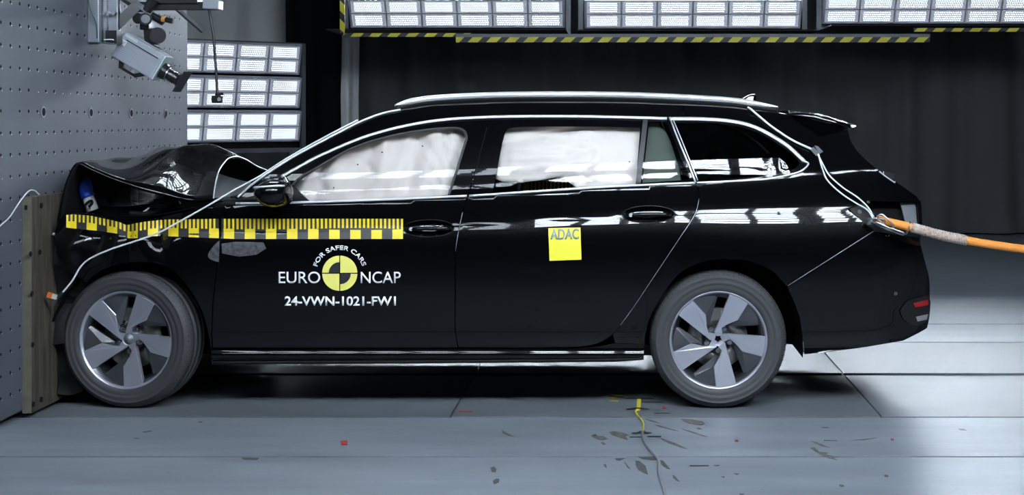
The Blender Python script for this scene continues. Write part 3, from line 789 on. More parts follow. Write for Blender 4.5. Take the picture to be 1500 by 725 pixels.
# spoiler
sec = [P(1155, 164.5, .55), P(1158, 168.5, .425), P(1196, 173.5, .42), P(1243, 187.5, .42), P(1242, 191, .45), P(1204, 202, .47)]
sec2 = [P(1152, 162, YC), P(1162, 163, YC), P(1192, 165.8, YC), P(1246, 182.5, YC), P(1242, 188, YC), P(1204, 199, YC)]
sec2 = [Vector((p.x+(.02 if 1 < i < 5 else 0), YC, p.z)) for i, p in enumerate(sec2)]
ring = []
for k in range(13):
    s = -1+2*k/12; t = 1-s*s
    ring.append([Vector((a.x+(b.x-a.x)*t, YC+(YC-a.y)*s, a.z+(b.z-a.z)*t)) for a, b in zip(sec, sec2)])
V = [p for r in ring for p in r]; n = 6; Fc = []
for i in range(12):
    for k in range(n): Fc.append((i*n+k, i*n+(k+1) % n, (i+1)*n+(k+1) % n, (i+1)*n+k))
Fc += [tuple(range(n)), tuple(12*n+k for k in range(n))[::-1]]
spo = mk('roof_spoiler', V, Fc, 'paint', car)
V, Fc = gridmesh([[P(u, lo, .4110), P(u, (lo*2+hi)/3, .4128), P(u, (lo+2*hi)/3, .4150), P(u, hi, .4180)] for u, lo, hi in ((1157, 168.7, 164.5), (1175, 170.8, 165.2), (1192, 173.2, 166.6), (1220, 180.3, 174.2), (1246, 187.6, 182.5))])
o = mk('spoiler_lip', V, Fc, 'paint', spo, True); o.modifiers.new('solidify', 'SOLIDIFY').thickness = -.006
# shark fin antenna on the centre line
def fin():
    rows = []
    out = [(1071, 153.5), (1083, 148), (1093, 141.5), (1100, 138.5), (1106, 138.2), (1107.5, 141), (1106, 146), (1106.5, 153)]
    top = out; V = []; Fc = []
    prof = [P(a, b, .93) for a, b in out]
    base = [Vector((p.x, 0, 1.49)) for p in prof]
    for p in prof:
        hgt = p.z-1.49; w = .012+.020*max(0, 1-hgt/.06)
        V += [p+Vector((0, -.003, 0)), p+Vector((0, .003, 0)), Vector((p.x, YC-w, 1.49)), Vector((p.x, YC+w, 1.49))]
    for i in range(len(prof)-1):
        a = 4*i; b = a+4
        Fc += [(a, b, b+1, a+1), (a+2, b+2, b, a), (a+1, b+1, b+3, a+3)]
    Fc.append((4*7, 4*7+1, 4*7+3, 4*7+2))
    return V, Fc
an = mk('roof_antenna', *fin(), 'gloss_black', car, True)
mk('antenna_glint', *tube(spline([P(1071, 153.5, .925), P(1083, 148, .925), P(1093, 141.5, .925), P(1100, 138.5, .925), P(1106, 138.2, .925)], 4), .0028, 6), 'satin_alu', an, True)  # pale tube imitates the highlight along the top of the black fin
mk('antenna_print', *gridmesh([[P(1090, 148, .912), P(1096, 142, .923)], [P(1096, 148, .912), P(1101, 141, .923)], [P(1103, 148, .912), P(1104, 141.5, .923)]]), 'decal_white', an)
# wing mirror
def mirror_house():
    c = P(398, 282, -.10); rows = []
    for i in range(13):
        t = i/12; y = .02-.22*t; k = math.sqrt(max(0.02, 1-max(0, (t-.55)/.47)**2)); 
        k0 = k*(.70+.30*min(1, t*3))
        ring_ = []
        for j in range(25):
            g = 2*math.pi*j/24; cg, sg = math.cos(g), math.sin(g)
            x = .085*k0*math.copysign(abs(cg)**.75, cg); z = .066*k0*math.copysign(abs(sg)**.8, sg)
            if cg < 0: x *= 1.0; z *= 1-.30*abs(cg)
            ring_.append(Vector((c.x+x+.012*(1-t), y+.0, c.z+z-.01*(1-t))))
        rows.append(ring_)
    rows.append([sum(rows[-1][:-1], Vector())/24]*25)
    return gridmesh(rows)
V, Fc = mirror_house(); mo = mk('wing_mirror', V, Fc, 'gloss_black', car, True); mirror_obj(mo, car)
c = P(398, 272, -.10); V, Fc = tube(spline([c+Vector((-.07, .02, -.006)), c+Vector((-.06, -.09, -.005)), c+Vector((.01, -.098, .002)), c+Vector((.075, -.06, .003))], 5), .005, 8); mk('mirror_trim', V, Fc, 'satin_alu', mo, True)
mk('mirror_stalk', *beam(P(404, 296, .03), P(416, 292, .09), .05, .035), 'black_plastic', mo)

# airbags behind the side glass
def db_front(u, v):
    e = .050+.016*math.sin(u*.085+.4)+.010*math.sin(u*.19+v*.05)
    e += .012*math.sin((u-v*.6)*.33)*max(0, min(1, (u-610)/40))
    r = math.hypot((u-508)/40, (v-262)/29); e += .024*math.exp(-((r-1)/.13)**2)
    r = math.hypot(u-560, v-224); e += .012*math.exp(-(r/7)**2)
    r = math.hypot(u-620, v-214); e += .010*math.exp(-(r/6)**2)
    e += .010*math.exp(-((u-600+(v-240)*.25)/7)**2)+.012*noise.noise(Vector((u*.035, v*.035, 1)))
    e += .05*math.exp(-(max(0, u-424)/16)**2)
    return e
def db_rear(u, v):
    e = .045+.016*noise.noise(Vector((u*.03, v*.04, 4)))
    pan = [(742, 212), (850, 190), (873, 200), (880, 215), (877, 268), (845, 268), (825, 256), (740, 252)]
    if inside(pan, u, v):
        ed = min(1, min(abs(u-742), abs(878-u), abs(v-(212-(u-742)*.2)), abs(v-256))/8)
        e += -.02*ed+.009*math.sin((v+.10*(u-742))*.42)+.006*math.sin((v+.1*u)*.83+u*.02)
        e += .016*noise.noise(Vector((u*.16, v*.16, 2)))*max(0, min(1, (u-815)/30))
    else:
        e += .03*math.exp(-((v-(210-(u-735)*.2))/4)**2)*(u < 850)
        r = math.hypot(u-905, v-226); e += -.025*math.exp(-(r/26)**2)
        r = math.hypot(u-922, v-238); e += .010*math.exp(-(r/5)**2)
    return e
def airbag(name, out, fn, step=5):
    V2, T, lp = tri2d(out, step); V = []
    Wn = len(V2)
    for p in V2:
        V.append(surf(p.x, p.y, -.018-fn(p.x, p.y)))
    Fc = list(T)
    for p in V2:                                  # rear skin of the cushion
        d = min((Vector(q)-p).length for q in lp[0]); V.append(surf(p.x, p.y, -.018-fn(p.x, p.y)-.004-.09*math.sqrt(min(1, d/30))))
    Fc += [(t[0]+Wn, t[2]+Wn, t[1]+Wn) for t in T]
    cnt = {}
    for t in T:
        for a, b in ((t[0], t[1]), (t[1], t[2]), (t[2], t[0])): cnt[(a, b)] = 1
    for a, b in list(cnt):
        if (b, a) not in cnt: Fc.append((b, a, a+Wn, b+Wn))
    return mk(name, V, Fc, 'airbag', car, True)
airbag('curtain_airbag', sp2([(424, 268), (440, 256), (460, 244), (515, 213), (571, 194), (626, 186), (672, 184), (687, 194), (685, 212), (672, 252), (660, 289)], 3)+[(560, 294), (452, 297), (440, 288)], db_front)
airbag('curtain_airbag', sp2([(727, 262), (735, 212), (742, 190), (760, 183), (850, 183), (930, 183), (946, 186), (942, 215), (936, 272)], 3)+[(890, 275), (846, 276), (836, 269), (826, 262), (816, 259.5), (790, 264), (763, 267), (735, 266)], db_rear)
airbag('curtain_airbag', sp2([(940, 184), (966, 186), (978, 198), (988, 225), (996, 255), (999, 272)], 3)+[(936, 274)], lambda u, v: .06+.006*math.sin(v*.12))
for (u, v) in ((524, 241), (560, 223), (619, 214), (489, 275), (922, 237), (815, 194)):
    p = surf(u, v, -.018-(db_front if u < 700 else db_rear)(u, v)+.001); mk('airbag_eyelet', *tube([p, p+Vector((0, -.003, 0))], .0035, 8), 'dark_void', car)
# cabin
def rbox(name, c, s, m, w=.05, rot=None):
    V, Fc = box(c, s, rot); return bevel(mk(name, V, Fc, m, car, True), w, 3)
rbox('rear_bench', (.12, YC, .52), (.5, 1.30, .30), 'cabin_cloth'); rbox('rear_backrest', (.42, YC, .82), (.16, 1.30, .62), 'cabin_cloth', .05, Matrix.Rotation(R(20), 3, 'Y'))
for s in (-1, 1):
    rbox('front_seat', (-.95, YC+s*.37, .45), (.5, .5, .24), 'cabin_cloth'); rbox('front_backrest', (-.66, YC+s*.37, .80), (.14, .46, .66), 'cabin_cloth', .05, Matrix.Rotation(R(18), 3, 'Y'))
    rbox('headrest', (-.53, YC+s*.37, 1.20), (.10, .26, .16), 'cabin_cloth', .04)
    rbox('rear_headrest', (.54, YC+s*.40, 1.16), (.09, .26, .13), 'cabin_cloth', .04)
rbox('dashboard', (-1.62, YC, .78), (.52, 1.36, .36), 'black_plastic', .09)
rbox('cargo_floor', (.98, YC, .62), (.8, 1.1, .06), 'cabin_cloth', .01)
rbox('load_cover', (1.0, YC, 1.05), (.62, 1.14, .025), 'cabin_cloth', .008)
rbox('dark_bulkhead', (-1.93, YC, .62), (.06, 1.4, .62), 'dark_void', .01)
panel('door_lining', [(335, 300), (425, 302), (685, 292), (901, 278), (1030, 274), (1170, 262), (1262, 300), (1280, 345), (1160, 400), (1130, 384), (1063, 370), (1010, 380), (965, 415), (938, 460), (930, 520), (318, 520), (318, 440), (300, 400), (300, 312)], 'dark_void', car, -.07, 20, flange=.02)
V, Fc = join(box((-.75, YC, .270), (2.1, 1.60, .05)), box((-.80, YC, .30), (3.3, 1.05, .08)), box((.98, YC, .42), (.60, 1.0, .2)), box((-2.25, YC, .38), (.75, 1.05, .35)))
mk('underbody', V, Fc, 'dark_void', car)
V, Fc = join(box((.80, YC, .31), (.3, .6, .14)), cyl((-.9, 1.1, .245), (.8, 1.1, .245), .03, 10)); mk('exhaust', V, Fc, 'black_plastic', car)
# ruler print inside, seen under the rear airbag
V, Fc, mi = [], [], []
def quad(a, b, c, d, k):
    o = len(V); V.extend([a, b, c, d]); Fc.append((o, o+1, o+2, o+3)); mi.append(k)
Yr = .62
quad(P(742, 283, Yr), P(846, 279, Yr), P(846, 262, Yr), P(742, 266, Yr), 0)
for i in range(18):
    u = 744+i*5.6; w = 2.6 if i != 4 else 5.4; b_ = 281-(u-742)*.04; q = Vector((0, -.001, 0))
    quad(P(u, b_, Yr)+q, P(u+w, b_, Yr)+q, P(u+w, b_-(13 if i != 4 else 17), Yr)+q, P(u, b_-(13 if i != 4 else 17), Yr)+q, 1)
o = mk('inner_ruler_tape', V, Fc, ['decal_black', 'decal_yellow'], car, mi=mi); o.modifiers.new('solidify', 'SOLIDIFY').thickness = .002

# crushed front: hood, engine bay, bumper
ST = [(-2.755, .90, -2.75, .90), (-2.735, 1.00, -2.735, 1.01), (-2.71, 1.10, -2.71, 1.12), (-2.66, 1.19, -2.66, 1.195), (-2.585, 1.162, -2.60, 1.203), (-2.50, 1.125, -2.52, 1.222), (-2.42, 1.095, -2.43, 1.243), (-2.32, 1.062, -2.34, 1.268), (-2.226, 1.038, -2.265, 1.265), (-2.14, 1.018, -2.21, 1.238), (-2.06, 1.010, -2.15, 1.212), (-1.985, 1.018, -2.105, 1.192)]
stf = []
for k in range(4):
    pass
cols = [spline([(a[0], 0, a[1]) for a in ST], 5), spline([(a[2], 0, a[3]) for a in ST], 5)]
rows = []
for i in range(len(cols[0])):
    e, c = cols[0][i], cols[1][i]; row = []
    for k in range(33):
        s = -1+2*k/32; t = 1-abs(s)**1.7
        x = e.x+(c.x-e.x)*t; z = e.z+(c.z-e.z)*t
        am = max(0, min(1, (x+2.72)/.1))*(1-abs(s)**6)
        z += am*(.010*math.sin(x*17+s*4)+.012*noise.noise(Vector((x*5, s*2.6, 1.5)))+.014*max(0, noise.noise(Vector((x*9, s*4.1, 7)))))
        z -= am*.030*math.exp(-((x+2.33-.10*s)/.035)**2)*math.exp(-((s+.45)/.35)**2)
        z += am*.022*math.exp(-((x+2.27-.14*s)/.03)**2)*math.exp(-((s+.35)/.4)**2)
        row.append(Vector((x, YC+.80*s, z)))
    rows.append(row)
V, Fc = gridmesh(rows); Fc = [q[::-1] for q in Fc]; hd = mk('hood', V, Fc, 'paint', car, True); hd.data.materials.append(MATS['dark_void']); sd = hd.modifiers.new('solidify', 'SOLIDIFY'); sd.thickness = .014; sd.offset = -1; sd.material_offset = 1
V, Fc = tube(rows[-1], .0035, 8); mk('hood_edge', V, Fc, 'satin_alu', hd, True)
# bumper and front end crumpled into a dark heap
def heap(name, x0, x1, y0, y1, z0, z1, m, seed, amp, n=14):
    V, Fc = [], []
    me = bmesh.new(); bmesh.ops.create_cube(me, size=1); bmesh.ops.subdivide_edges(me, edges=me.edges[:], cuts=n, use_grid_fill=True)
    for vx in me.verts:
        p = Vector((x0+(x1-x0)*(vx.co.x+.5), y0+(y1-y0)*(vx.co.y+.5), z0+(z1-z0)*(vx.co.z+.5)))
        d = noise.noise_vector(p*4.0+Vector((seed, 0, 0)))*amp+noise.noise_vector(p*11+Vector((seed, 3, 0)))*amp*.45
        p += d; p.x = max(XB+.048, p.x); p.z = max(.004, p.z); vx.co = p
    mesh = bpy.data.meshes.new(name); me.to_mesh(mesh); me.free(); mesh.materials.append(MATS[m])
    return put(name, mesh, car)
heap('front_bumper', -2.79, -2.56, .10, 1.76, .33, .84, 'black_plastic', 3, .06)
heap('bumper_skirt', -2.79, -2.62, .14, 1.72, .06, .36, 'black_plastic', 9, .05)
heap('engine_block', -2.66, -2.12, .55, 1.45, .34, .88, 'dark_void', 14, .05, 8)
heap('inner_wing', -2.70, -2.05, .40, .55, .66, .95, 'dark_void', 15, .03, 8)
heap('inner_wing', -2.70, -2.05, 1.35, 1.5, .66, .95, 'dark_void', 17, .03, 8)
heap('crumpled_grille', -2.79, -2.72, .5, 1.5, .8, 1.02, 'black_plastic', 18, .03, 10)
for (u, v, Y, r) in ((82, 343, .06, .013), (101, 338, .06, .006), (109, 352, .07, .007), (92, 357, .09, .006)):
    p = P(u, v, Y); heap_ = bmesh.new(); bmesh.ops.create_icosphere(heap_, subdivisions=1, radius=r)
    for vx in heap_.verts: vx.co = Vector((vx.co.x*1.6, vx.co.y*.6, vx.co.z*.8))+p+noise.noise_vector(vx.co*90)*r*.5
    me = bpy.data.meshes.new('broken_fragment'); heap_.to_mesh(me); heap_.free(); me.materials.append(MATS['white_plastic']); put('broken_fragment', me, car)
# washer bottle with blue cap
wb0, wb1 = P(136, 308, .34), P(128, 286, .34)
wb = mk('washer_bottle', *tube([wb0, wb0.lerp(wb1, .5), wb1, wb1.lerp(wb0, -.05)], [.030, .030, .026, .026], 18), 'white_plastic', car, True)
mk('bottle_clip', *tube(spline([P(124, 301, .30), P(129, 296, .295), P(134, 294, .295), P(135, 298, .295), P(130, 303, .295)], 4), .006, 8), 'dark_void', wb, True)
d = (wb1-wb0).normalized(); capp = [wb1-d*.01, wb1, wb1+d*.006, wb1+d*.02, wb1+d*.055, wb1+d*.078, wb1+d*.092]
mk('blue_cap', *tube(capp, [.034, .034, .030, .036, .040, .034, .008], 20), 'blue_cap', wb, True)
mk('gas_strut', *join(cyl(P(210, 312, .30), P(232, 294, .34), .008, 8), cyl(P(232, 294, .34), P(246, 284, .36), .004, 8)), 'steel', car)
mk('engine_hose', *tube(spline([P(190, 312, .3), P(215, 313, .3), P(245, 305, .32), P(262, 296, .3)], 5), .013, 10), 'black_plastic', car, True)
mk('wing_ledge', *tube(spline([P(176, 317, .15), P(230, 315, .15), P(290, 303, .14), P(330, 293, .14)], 5), .005, 8), 'gloss_black', car, True)
mk('wiper_arm', *join(tube(spline([P(338, 289, .25), P(362, 283, .3), P(378, 272, .42), P(384, 262, .6)], 5), .006, 8), tube(spline([P(345, 290, .16), P(366, 276, .16), P(372, 268, .2)], 5), .007, 8)), 'black_plastic', car, True)
rbox('cowl', (-1.90, YC, .98), (.22, 1.50, .06), 'black_plastic', .02)
rbox('strut_tower', (-2.15, .42, .82), (.16, .2, .2), 'dark_void', .04)

# ------------------------------------------------------------------ wheels
RW = .334; RR = .229
def poly_ext(pts, th):
    """pts: (x, z, y) front outline; extruded by th towards +y, with a small chamfer"""
    n = len(pts); c = Vector((sum(p[0] for p in pts)/n, 0, sum(p[1] for p in pts)/n)); V = []; Fc = []
    fr = [Vector((p[0], p[2], p[1])) for p in pts]
    ins = []
    for p in fr:
        d = (c-Vector((p.x, 0, p.z))); d.normalize(); ins.append(p+d*.0025)
    V = [p+Vector((0, -.002, 0)) for p in ins]+fr+[p+Vector((0, th, 0)) for p in fr]
    Fc = [tuple(range(n))]
    for i in range(n):
        j = (i+1) % n; Fc += [(i, n+i, n+j, j), (n+i, 2*n+i, 2*n+j, n+j)]
    return V, Fc
def dish(r): return -.088+.030*(1-min(1, r/RR))          # outer face of the spokes
def rot2(x, z, k):
    g = -R(72)*k; return x*math.cos(g)-z*math.sin(g), x*math.sin(g)+z*math.cos(g)
def wheel(name, loc, rz, cap, far=False):
    prof = [(.212, .095), (.222, .100), (.205, .07), (.195, .0), (.205, -.06), (.222, -.082), (.2345, -.093), (.2385, -.098), (.2375, -.088), (.226, -.075)]
    V, Fc = lathe(prof, 72); w = mk(name, V, Fc, 'rim_barrel', car, True, local=True)
    w.location = Vector(loc)-car.location; w.rotation_euler = (0, 0, rz)
    def sub(nm, m, vf, smooth=False): return mk(nm, vf[0], vf[1], m, w, smooth)
    tp = [(.222, -.080), (.2365, -.096), (.242, -.1025), (.262, -.1085), (.270, -.1065), (.2715, -.1085), (.285, -.1085), (.3005, -.1045), (.302, -.1060), (.3045, -.1055), (.306, -.1020), (.318, -.094), (.3262, -.083), (.3305, -.068), (.333, -.052), (.326, -.050), (.326, -.042), (.334, -.040), (.334, -.008), (.327, -.006), (.327, .006), (.334, .008), (.334, .04), (.326, .042), (.326, .05), (.333, .052), (.3305, .068), (.326, .083), (.306, .102), (.285, .1085), (.262, .1085), (.2365, .096), (.222, .080)]
    ty = sub('tyre', 'tyre', lathe(tp, 128), True)
    # shoulder tread sipes
    sip = []
    for k in range(80):
        g = 2*math.pi*k/80
        d = Vector((math.cos(g), 0, math.sin(g)))
        sip.append(beam(d*.3165+Vector((0, -.0948, 0)), d*.3318+Vector((0, -.064, 0)), .0035, .0028))
    tr = mk('tread_sipe', *join(*sip), 'dark_void', ty); tr['kind'] = 'stuff'
    sub('rim_lip', 'machined', lathe([(.2255, -.086), (.2290, -.092), (.2335, -.0965), (.2365, -.0975), (.2385, -.0960)], 96), True)
    sub('brake_disc', 'brake', lathe([(.06, -.012), (.062, -.022), (.148, -.022), (.148, -.008), (.06, -.008)], 48), True)
    V, Fc = join(box((-.06, -.015, .118), (.15, .06, .06)), box((.12, -.01, -.05), (.05, .07, .1))); sub('brake_caliper', 'brake', (V, Fc))
    sub('inner_dark', 'dark_void', lathe([(.0, .03), (.20, .03), (.20, .05)], 32))
    A = [(.235, .962), (.36, .925), (.50, .855), (.625, .770), (.415, .410), (.19, .315), (.07, .235), (.09, .07), (-.03, .06), (-.075, .15)]
    B = [(.615, .765), (.72, .68), (.83, .54), (.925, .325), (.92, .29), (.24, .265), (.20, .30), (.415, .405)]
    for k in range(5):
        pts = []
        for x, z in A:
            x, z = rot2(x*RR, z*RR, k); pts.append((x, z, dish(math.hypot(x, z))))
        sub('spoke', 'machined', poly_ext(pts, .022))
        pts = []
        for i, (x, z) in enumerate(B):
            x, z = rot2(x*RR, z*RR, k); dd = {0: .004, 1: .006, 2: .012, 3: .022, 4: .026, 5: .024, 6: .014, 7: .004}[i]
            pts.append((x, z, dish(math.hypot(x, z))+dd))
        V, Fc = poly_ext(pts, .016); Fc[0:1] = [(7, 0, 1), (7, 1, 2), (7, 2, 3), (7, 3, 4), (7, 4, 5), (7, 5, 6)]
        sub('dark_spoke', 'rim_dark', (V, Fc))
        x, z = rot2(.14*RR, .21*RR, k); sub('wheel_bolt', 'bolt', join(cyl((x, -.072, z), (x, -.040, z), .0092, 6), cyl((x, -.058, z), (x, -.03, z), .0125, 14)))
    sub('hub', 'rim_dark', lathe([(.0285, -.066), (.034, -.064), (.052, -.052), (.062, -.03), (.062, -.01)], 40), True)
    sub('hub_ring', 'machined', lathe([(.0275, -.056), (.0285, -.0665), (.033, -.0655)], 40), True)
    if cap:
        sub('hub_cap', 'bracket_grey', lathe([(0, -.075), (.012, -.075), (.014, -.070), (.024, -.068), (.0285, -.060)], 32), True)
    else: sub('hub_socket', 'dark_void', lathe([(0, -.04), (.026, -.042), (.028, -.058)], 32), True)
    return w
fw = P(197.5, 500, .135); rw = P(1050.5, 497.5, .135)
wheel('wheel', (fw.x, .135, RW), -R(7.5), True); wheel('wheel', (rw.x, .135, RW), 0, False)
wheel('wheel', (fw.x, 2*YC-.135, RW), math.pi, True); wheel('wheel', (rw.x, 2*YC-.135, RW), math.pi, False)
for wx, rr in ((fw.x, .395), (rw.x+.01, .408)):
    for far in (False, True):
        V = []; Fc = []
        ys = (.07, .20, .36, .48)
        for k in range(25):
            g = -R(10)+R(190)*k/24
            for y in ys: V.append(Vector((wx+rr*math.cos(g), y if not far else 2*YC-y, RW+rr*math.sin(g)-.02)))
        for k in range(24):
            for j in range(3): Fc.append((k*4+j, k*4+j+1, (k+1)*4+j+1, (k+1)*4+j))
        Fc.append(tuple(k*4+3 for k in range(25)))
        mk('wheel_arch_liner', V, Fc, 'dark_void', car)

# ------------------------------------------------------------------ printing on the doors
TOP = [(96, 315), (106, 314), (133, 316), (147, 319), (176, 325.5), (185, 330), (199, 327), (214, 324.5), (240, 321.6), (323, 320.5), (600, 320.5)]
BOT = [(96, 333), (108, 334.6), (143, 338), (171, 342), (187, 349), (201, 349), (220, 346), (246, 346), (323, 349), (345, 350), (600, 350)]
def ruler(name, u0, u1, start, per, parent):
    V, Fc, mi = [], [], []
    def pt(u, t, off): 
        a = lerp_tab(TOP, u); b = lerp_tab(BOT, u); return surf(u, a+(b-a)*t, off)
    def pat(ua, ub, t0, t1, k, off, nn=1):
        for i in range(nn):
            x0 = ua+(ub-ua)*i/nn; x1 = ua+(ub-ua)*(i+1)/nn
            for j in range(3):
                ta = t0+(t1-t0)*j/3; tb = t0+(t1-t0)*(j+1)/3; o = len(V)
                V.extend([pt(x0, tb, off), pt(x1, tb, off), pt(x1, ta, off), pt(x0, ta, off)]); Fc.append((o, o+1, o+2, o+3)); mi.append(k)
    pat(u0, u1, 0, 1, 0, .0014, int((u1-u0)/4))
    u = start
    while u < u1-2:
        if u >= u0-1: pat(max(u0, u), min(u+per*.5, u1), .50, 1, 1, .0032, 3)
        for k in range(5):
            a = u+k*per/5+.2
            if a >= u0 and a+3 <= u1+.5: pat(a, min(u1, a+per*.1), 0, .52, 1, .0032)
        u += per
    return mk(name, V, Fc, ['decal_grey', 'decal_yellow'], parent, mi=mi)
ruler('ruler_tape', 97, 320.5, 97, 29.9, fen)
ruler('ruler_tape', 324.5, 590.3, 574.8-30.9*9, 30.9, fd)
def text(name, body, m, parent, fn, bold=0.0, spacing=1.0, off=.0022):
    cu = bpy.data.curves.new(name, 'FONT'); cu.body = body; cu.size = 1; cu.offset = bold; cu.space_character = spacing; cu.resolution_u = 6
    ob = bpy.data.objects.new(name, cu); col.objects.link(ob)
    dg = bpy.context.evaluated_depsgraph_get(); dg.update()
    me = bpy.data.meshes.new_from_object(ob.evaluated_get(dg)); bpy.data.objects.remove(ob)
    xs = [v.co.x for v in me.vertices]; ys = [v.co.y for v in me.vertices]; x0, x1, y0, y1 = min(xs), max(xs), min(ys), max(ys)
    for vx in me.vertices:
        u, v = fn((vx.co.x-x0)/(x1-x0), (vx.co.y-y0)/(y1-y0)); vx.co = surf(u, v, off)
    me.materials.clear(); me.materials.append(MATS[m]); me.update()
    o = put(name, me, parent); sd = o.modifiers.new('solidify', 'SOLIDIFY'); sd.thickness = .0008
    return o
def bx(u0, u1, v0, v1, sl=0): return lambda a, b: (u0+(u1-u0)*a, v1+(v0-v1)*b+sl*(a-.5))
text('lettering', 'EURO', 'decal_white', fd, bx(408, 469, 397.8, 415), .006)
text('lettering', 'NCAP', 'decal_white', fd, bx(528.3, 587, 397.8, 415), .006)
text('lettering', '24-VWN-1021-FW1', 'decal_white', fd, bx(416.8, 579.8, 434, 448), .024)
def arc(a, b):
    g = R(-73.5+146*a); r = 34.2+6.9*b; return 497.7+r*math.sin(g), 400.3-r*math.cos(g)
text('lettering', 'FOR SAFER CARS', 'decal_white', fd, arc, .026, 1.06)
def sector(m, a0, a1, r0, r1, cu=497.7, cv=400.2, off=.0018):
    V, Fc = [], []; n = 14
    for k in range(n+1):
        g = R(a0+(a1-a0)*k/n)
        sx = .7 if math.cos(R((a0+a1)/2)) > 0 else -.7; sy = -.7 if math.sin(R((a0+a1)/2)) > 0 else .7
        for r in (r0, r1): V.append(surf(cu+sx+r*math.cos(g), cv+sy-r*math.sin(g), off))
    for k in range(n): Fc.append((2*k, 2*k+1, 2*k+3, 2*k+2))
    o = mk('target_mark', V, Fc, m, fd); o.modifiers.new('solidify', 'SOLIDIFY').thickness = .0006
sector('logo_yellow', 0, 90, .2, 25); sector('logo_yellow', 180, 270, .2, 25); sector('logo_yellow', 90, 180, 15.3, 25); sector('logo_yellow', 270, 360, 15.3, 25)
sector('decal_grey', 90, 180, .2, 14.9); sector('decal_grey', 270, 360, .2, 14.9)
o, _ = panel('sticker', [(803.3, 334.2), (850.2, 333.2), (851.8, 380.4), (804.8, 382)], 'adac_yellow', rd, .0016, 8, flange=0, mirror=False)
text('lettering', 'ADAC', 'adac_grey', rd, bx(806, 848.5, 334.8, 350.8, -.8), .03, off=.005)
panel('tape_residue', sp2([(321.3, 352), (313, 360), (305, 372), (307, 379), (320.5, 384.5)], 3)+[(321.3, 366)], 'residue', fen, .0012, 5, flange=0, mirror=False)
panel('tape_residue', [(324.5, 357), (345, 354), (386, 355), (390, 364), (376, 373), (350, 376), (325, 371)], 'residue', fd, .0012, 6, flange=0, mirror=False)

# ------------------------------------------------------------------ cables on the car, tow rope
V, Fc = tube(spline([surf(524, 176, .012), surf(500, 188, .012), surf(455, 212, .012), surf(412, 237, .012), surf(382, 257, .012), surf(362, 268, .015), P(340, 280, .06), P(303, 302, .02), P(262, 325, -.005), P(232, 341, -.01), P(199, 353, -.02), P(165, 364, -.03), P(133, 378, -.035), P(118, 391, -.04), P(106, 411, -.045), P(92, 428, -.05)], 6), .0042, 8)
fcbl = empty('sensor_cable', P(92, 428, -.05), label='white sensor cable running down the pillar and hanging past the crushed bumper', cat='cable')
mk('cord', V, Fc, 'cable_white', fcbl, True)
mk('plug', *beam(P(84, 435.5, -.05), P(77, 433.5, -.05), .018, .022), 'white_plastic', fcbl); mk('plug_tip', *beam(P(77, 433.5, -.05), P(70, 431.5, -.05), .02, .024), 'orange_plug', fcbl); mk('plug_boot', *beam(P(91, 429, -.05), P(84, 435.5, -.05), .012, .014), 'cable_black', fcbl)
V, Fc = tube(spline([P(1081, 150, .55), surf(1097, 158, .012), surf(1108, 167, .01), surf(1130, 185, .01), surf(1160, 205, .01), surf(1189, 218.5, .012)], 6), .0055, 8)
rc = empty('sensor_cable', surf(1190, 219, .01), label='white twin cable taped over the rear quarter down to the tow hook', cat='cable')
mk('cord', V, Fc, 'cable_white', rc, True)
V, Fc = tube(spline([surf(1198, 226, .012), surf(1205, 240, .010), surf(1215, 257, .01), surf(1235, 275, .012), surf(1256, 289, .014), surf(1271, 303, .02), P(1280, 318, -.0)], 6), .004, 8); mk('cord', V, Fc, 'cable_white', rc, True)
V, Fc = tube(spline([surf(1199, 226, .012), surf(1204, 245, .010), surf(1212, 264, .01), surf(1232, 283, .012), surf(1253, 297, .014), surf(1270, 307, .02), P(1279, 320, -.0)], 6), .004, 8); mk('cord', V, Fc, 'cable_white', rc, True)
panel('cable_clip', [(1187, 219), (1192, 215.5), (1201, 224), (1196, 228.5)], 'bracket_grey', rc, .016, 4, mirror=False, flange=.016)
panel('cable_clip', [(1193, 213), (1198, 214), (1206, 222), (1201, 225)], 'bracket_grey', rc, .006, 4, mirror=False, flange=.006)
# tow rope
tr_ = empty('tow_rope', P(1400, 352, -.03), label='orange tow rope with woven grey sleeve hooked to car tail', cat='rope')
path = spline([P(1283, 321, -.02), P(1300, 325, -.03), P(1335, 333, -.05), P(1380, 345, -.06), P(1420, 353, -.06), P(1460, 359.5, -.06), P(1510, 366, -.05), P(1620, 376, 0), P(1900, 395, .1)], 8)
V, Fc = tube(path, .0205, 14); mk('rope', V, Fc, 'rope_orange', tr_, True)
sl_ = [p for p in path if P(1333, 0, -.05).x < p.x < P(1419, 0, -.06).x]
rr = [.0235+.0012*math.sin(i*1.7) for i in range(len(sl_))]; V, Fc = tube(sl_, rr, 14, False); sle = mk('woven_sleeve', V, Fc, 'rope_sleeve', tr_, True)
hx = []
for s in (0, math.pi/2, math.pi, 3*math.pi/2):
    for dr in (1, -1):
        pts = []
        for i in range(61):
            t = i/60*(len(sl_)-1); k = min(int(t), len(sl_)-2); p = sl_[k].lerp(sl_[k+1], t-k); g = dr*i*.55+s
            pts.append(p+Vector((0, math.cos(g), math.sin(g)))*.0245)
        hx.append(tube(pts, .002, 5, False))
mk('braid', *join(*hx), 'cable_braid', sle, True)
ck = empty('shackle_chain', P(1285, 322, -.03), label='small steel shackle and chain links joining rope to car', cat='chain')
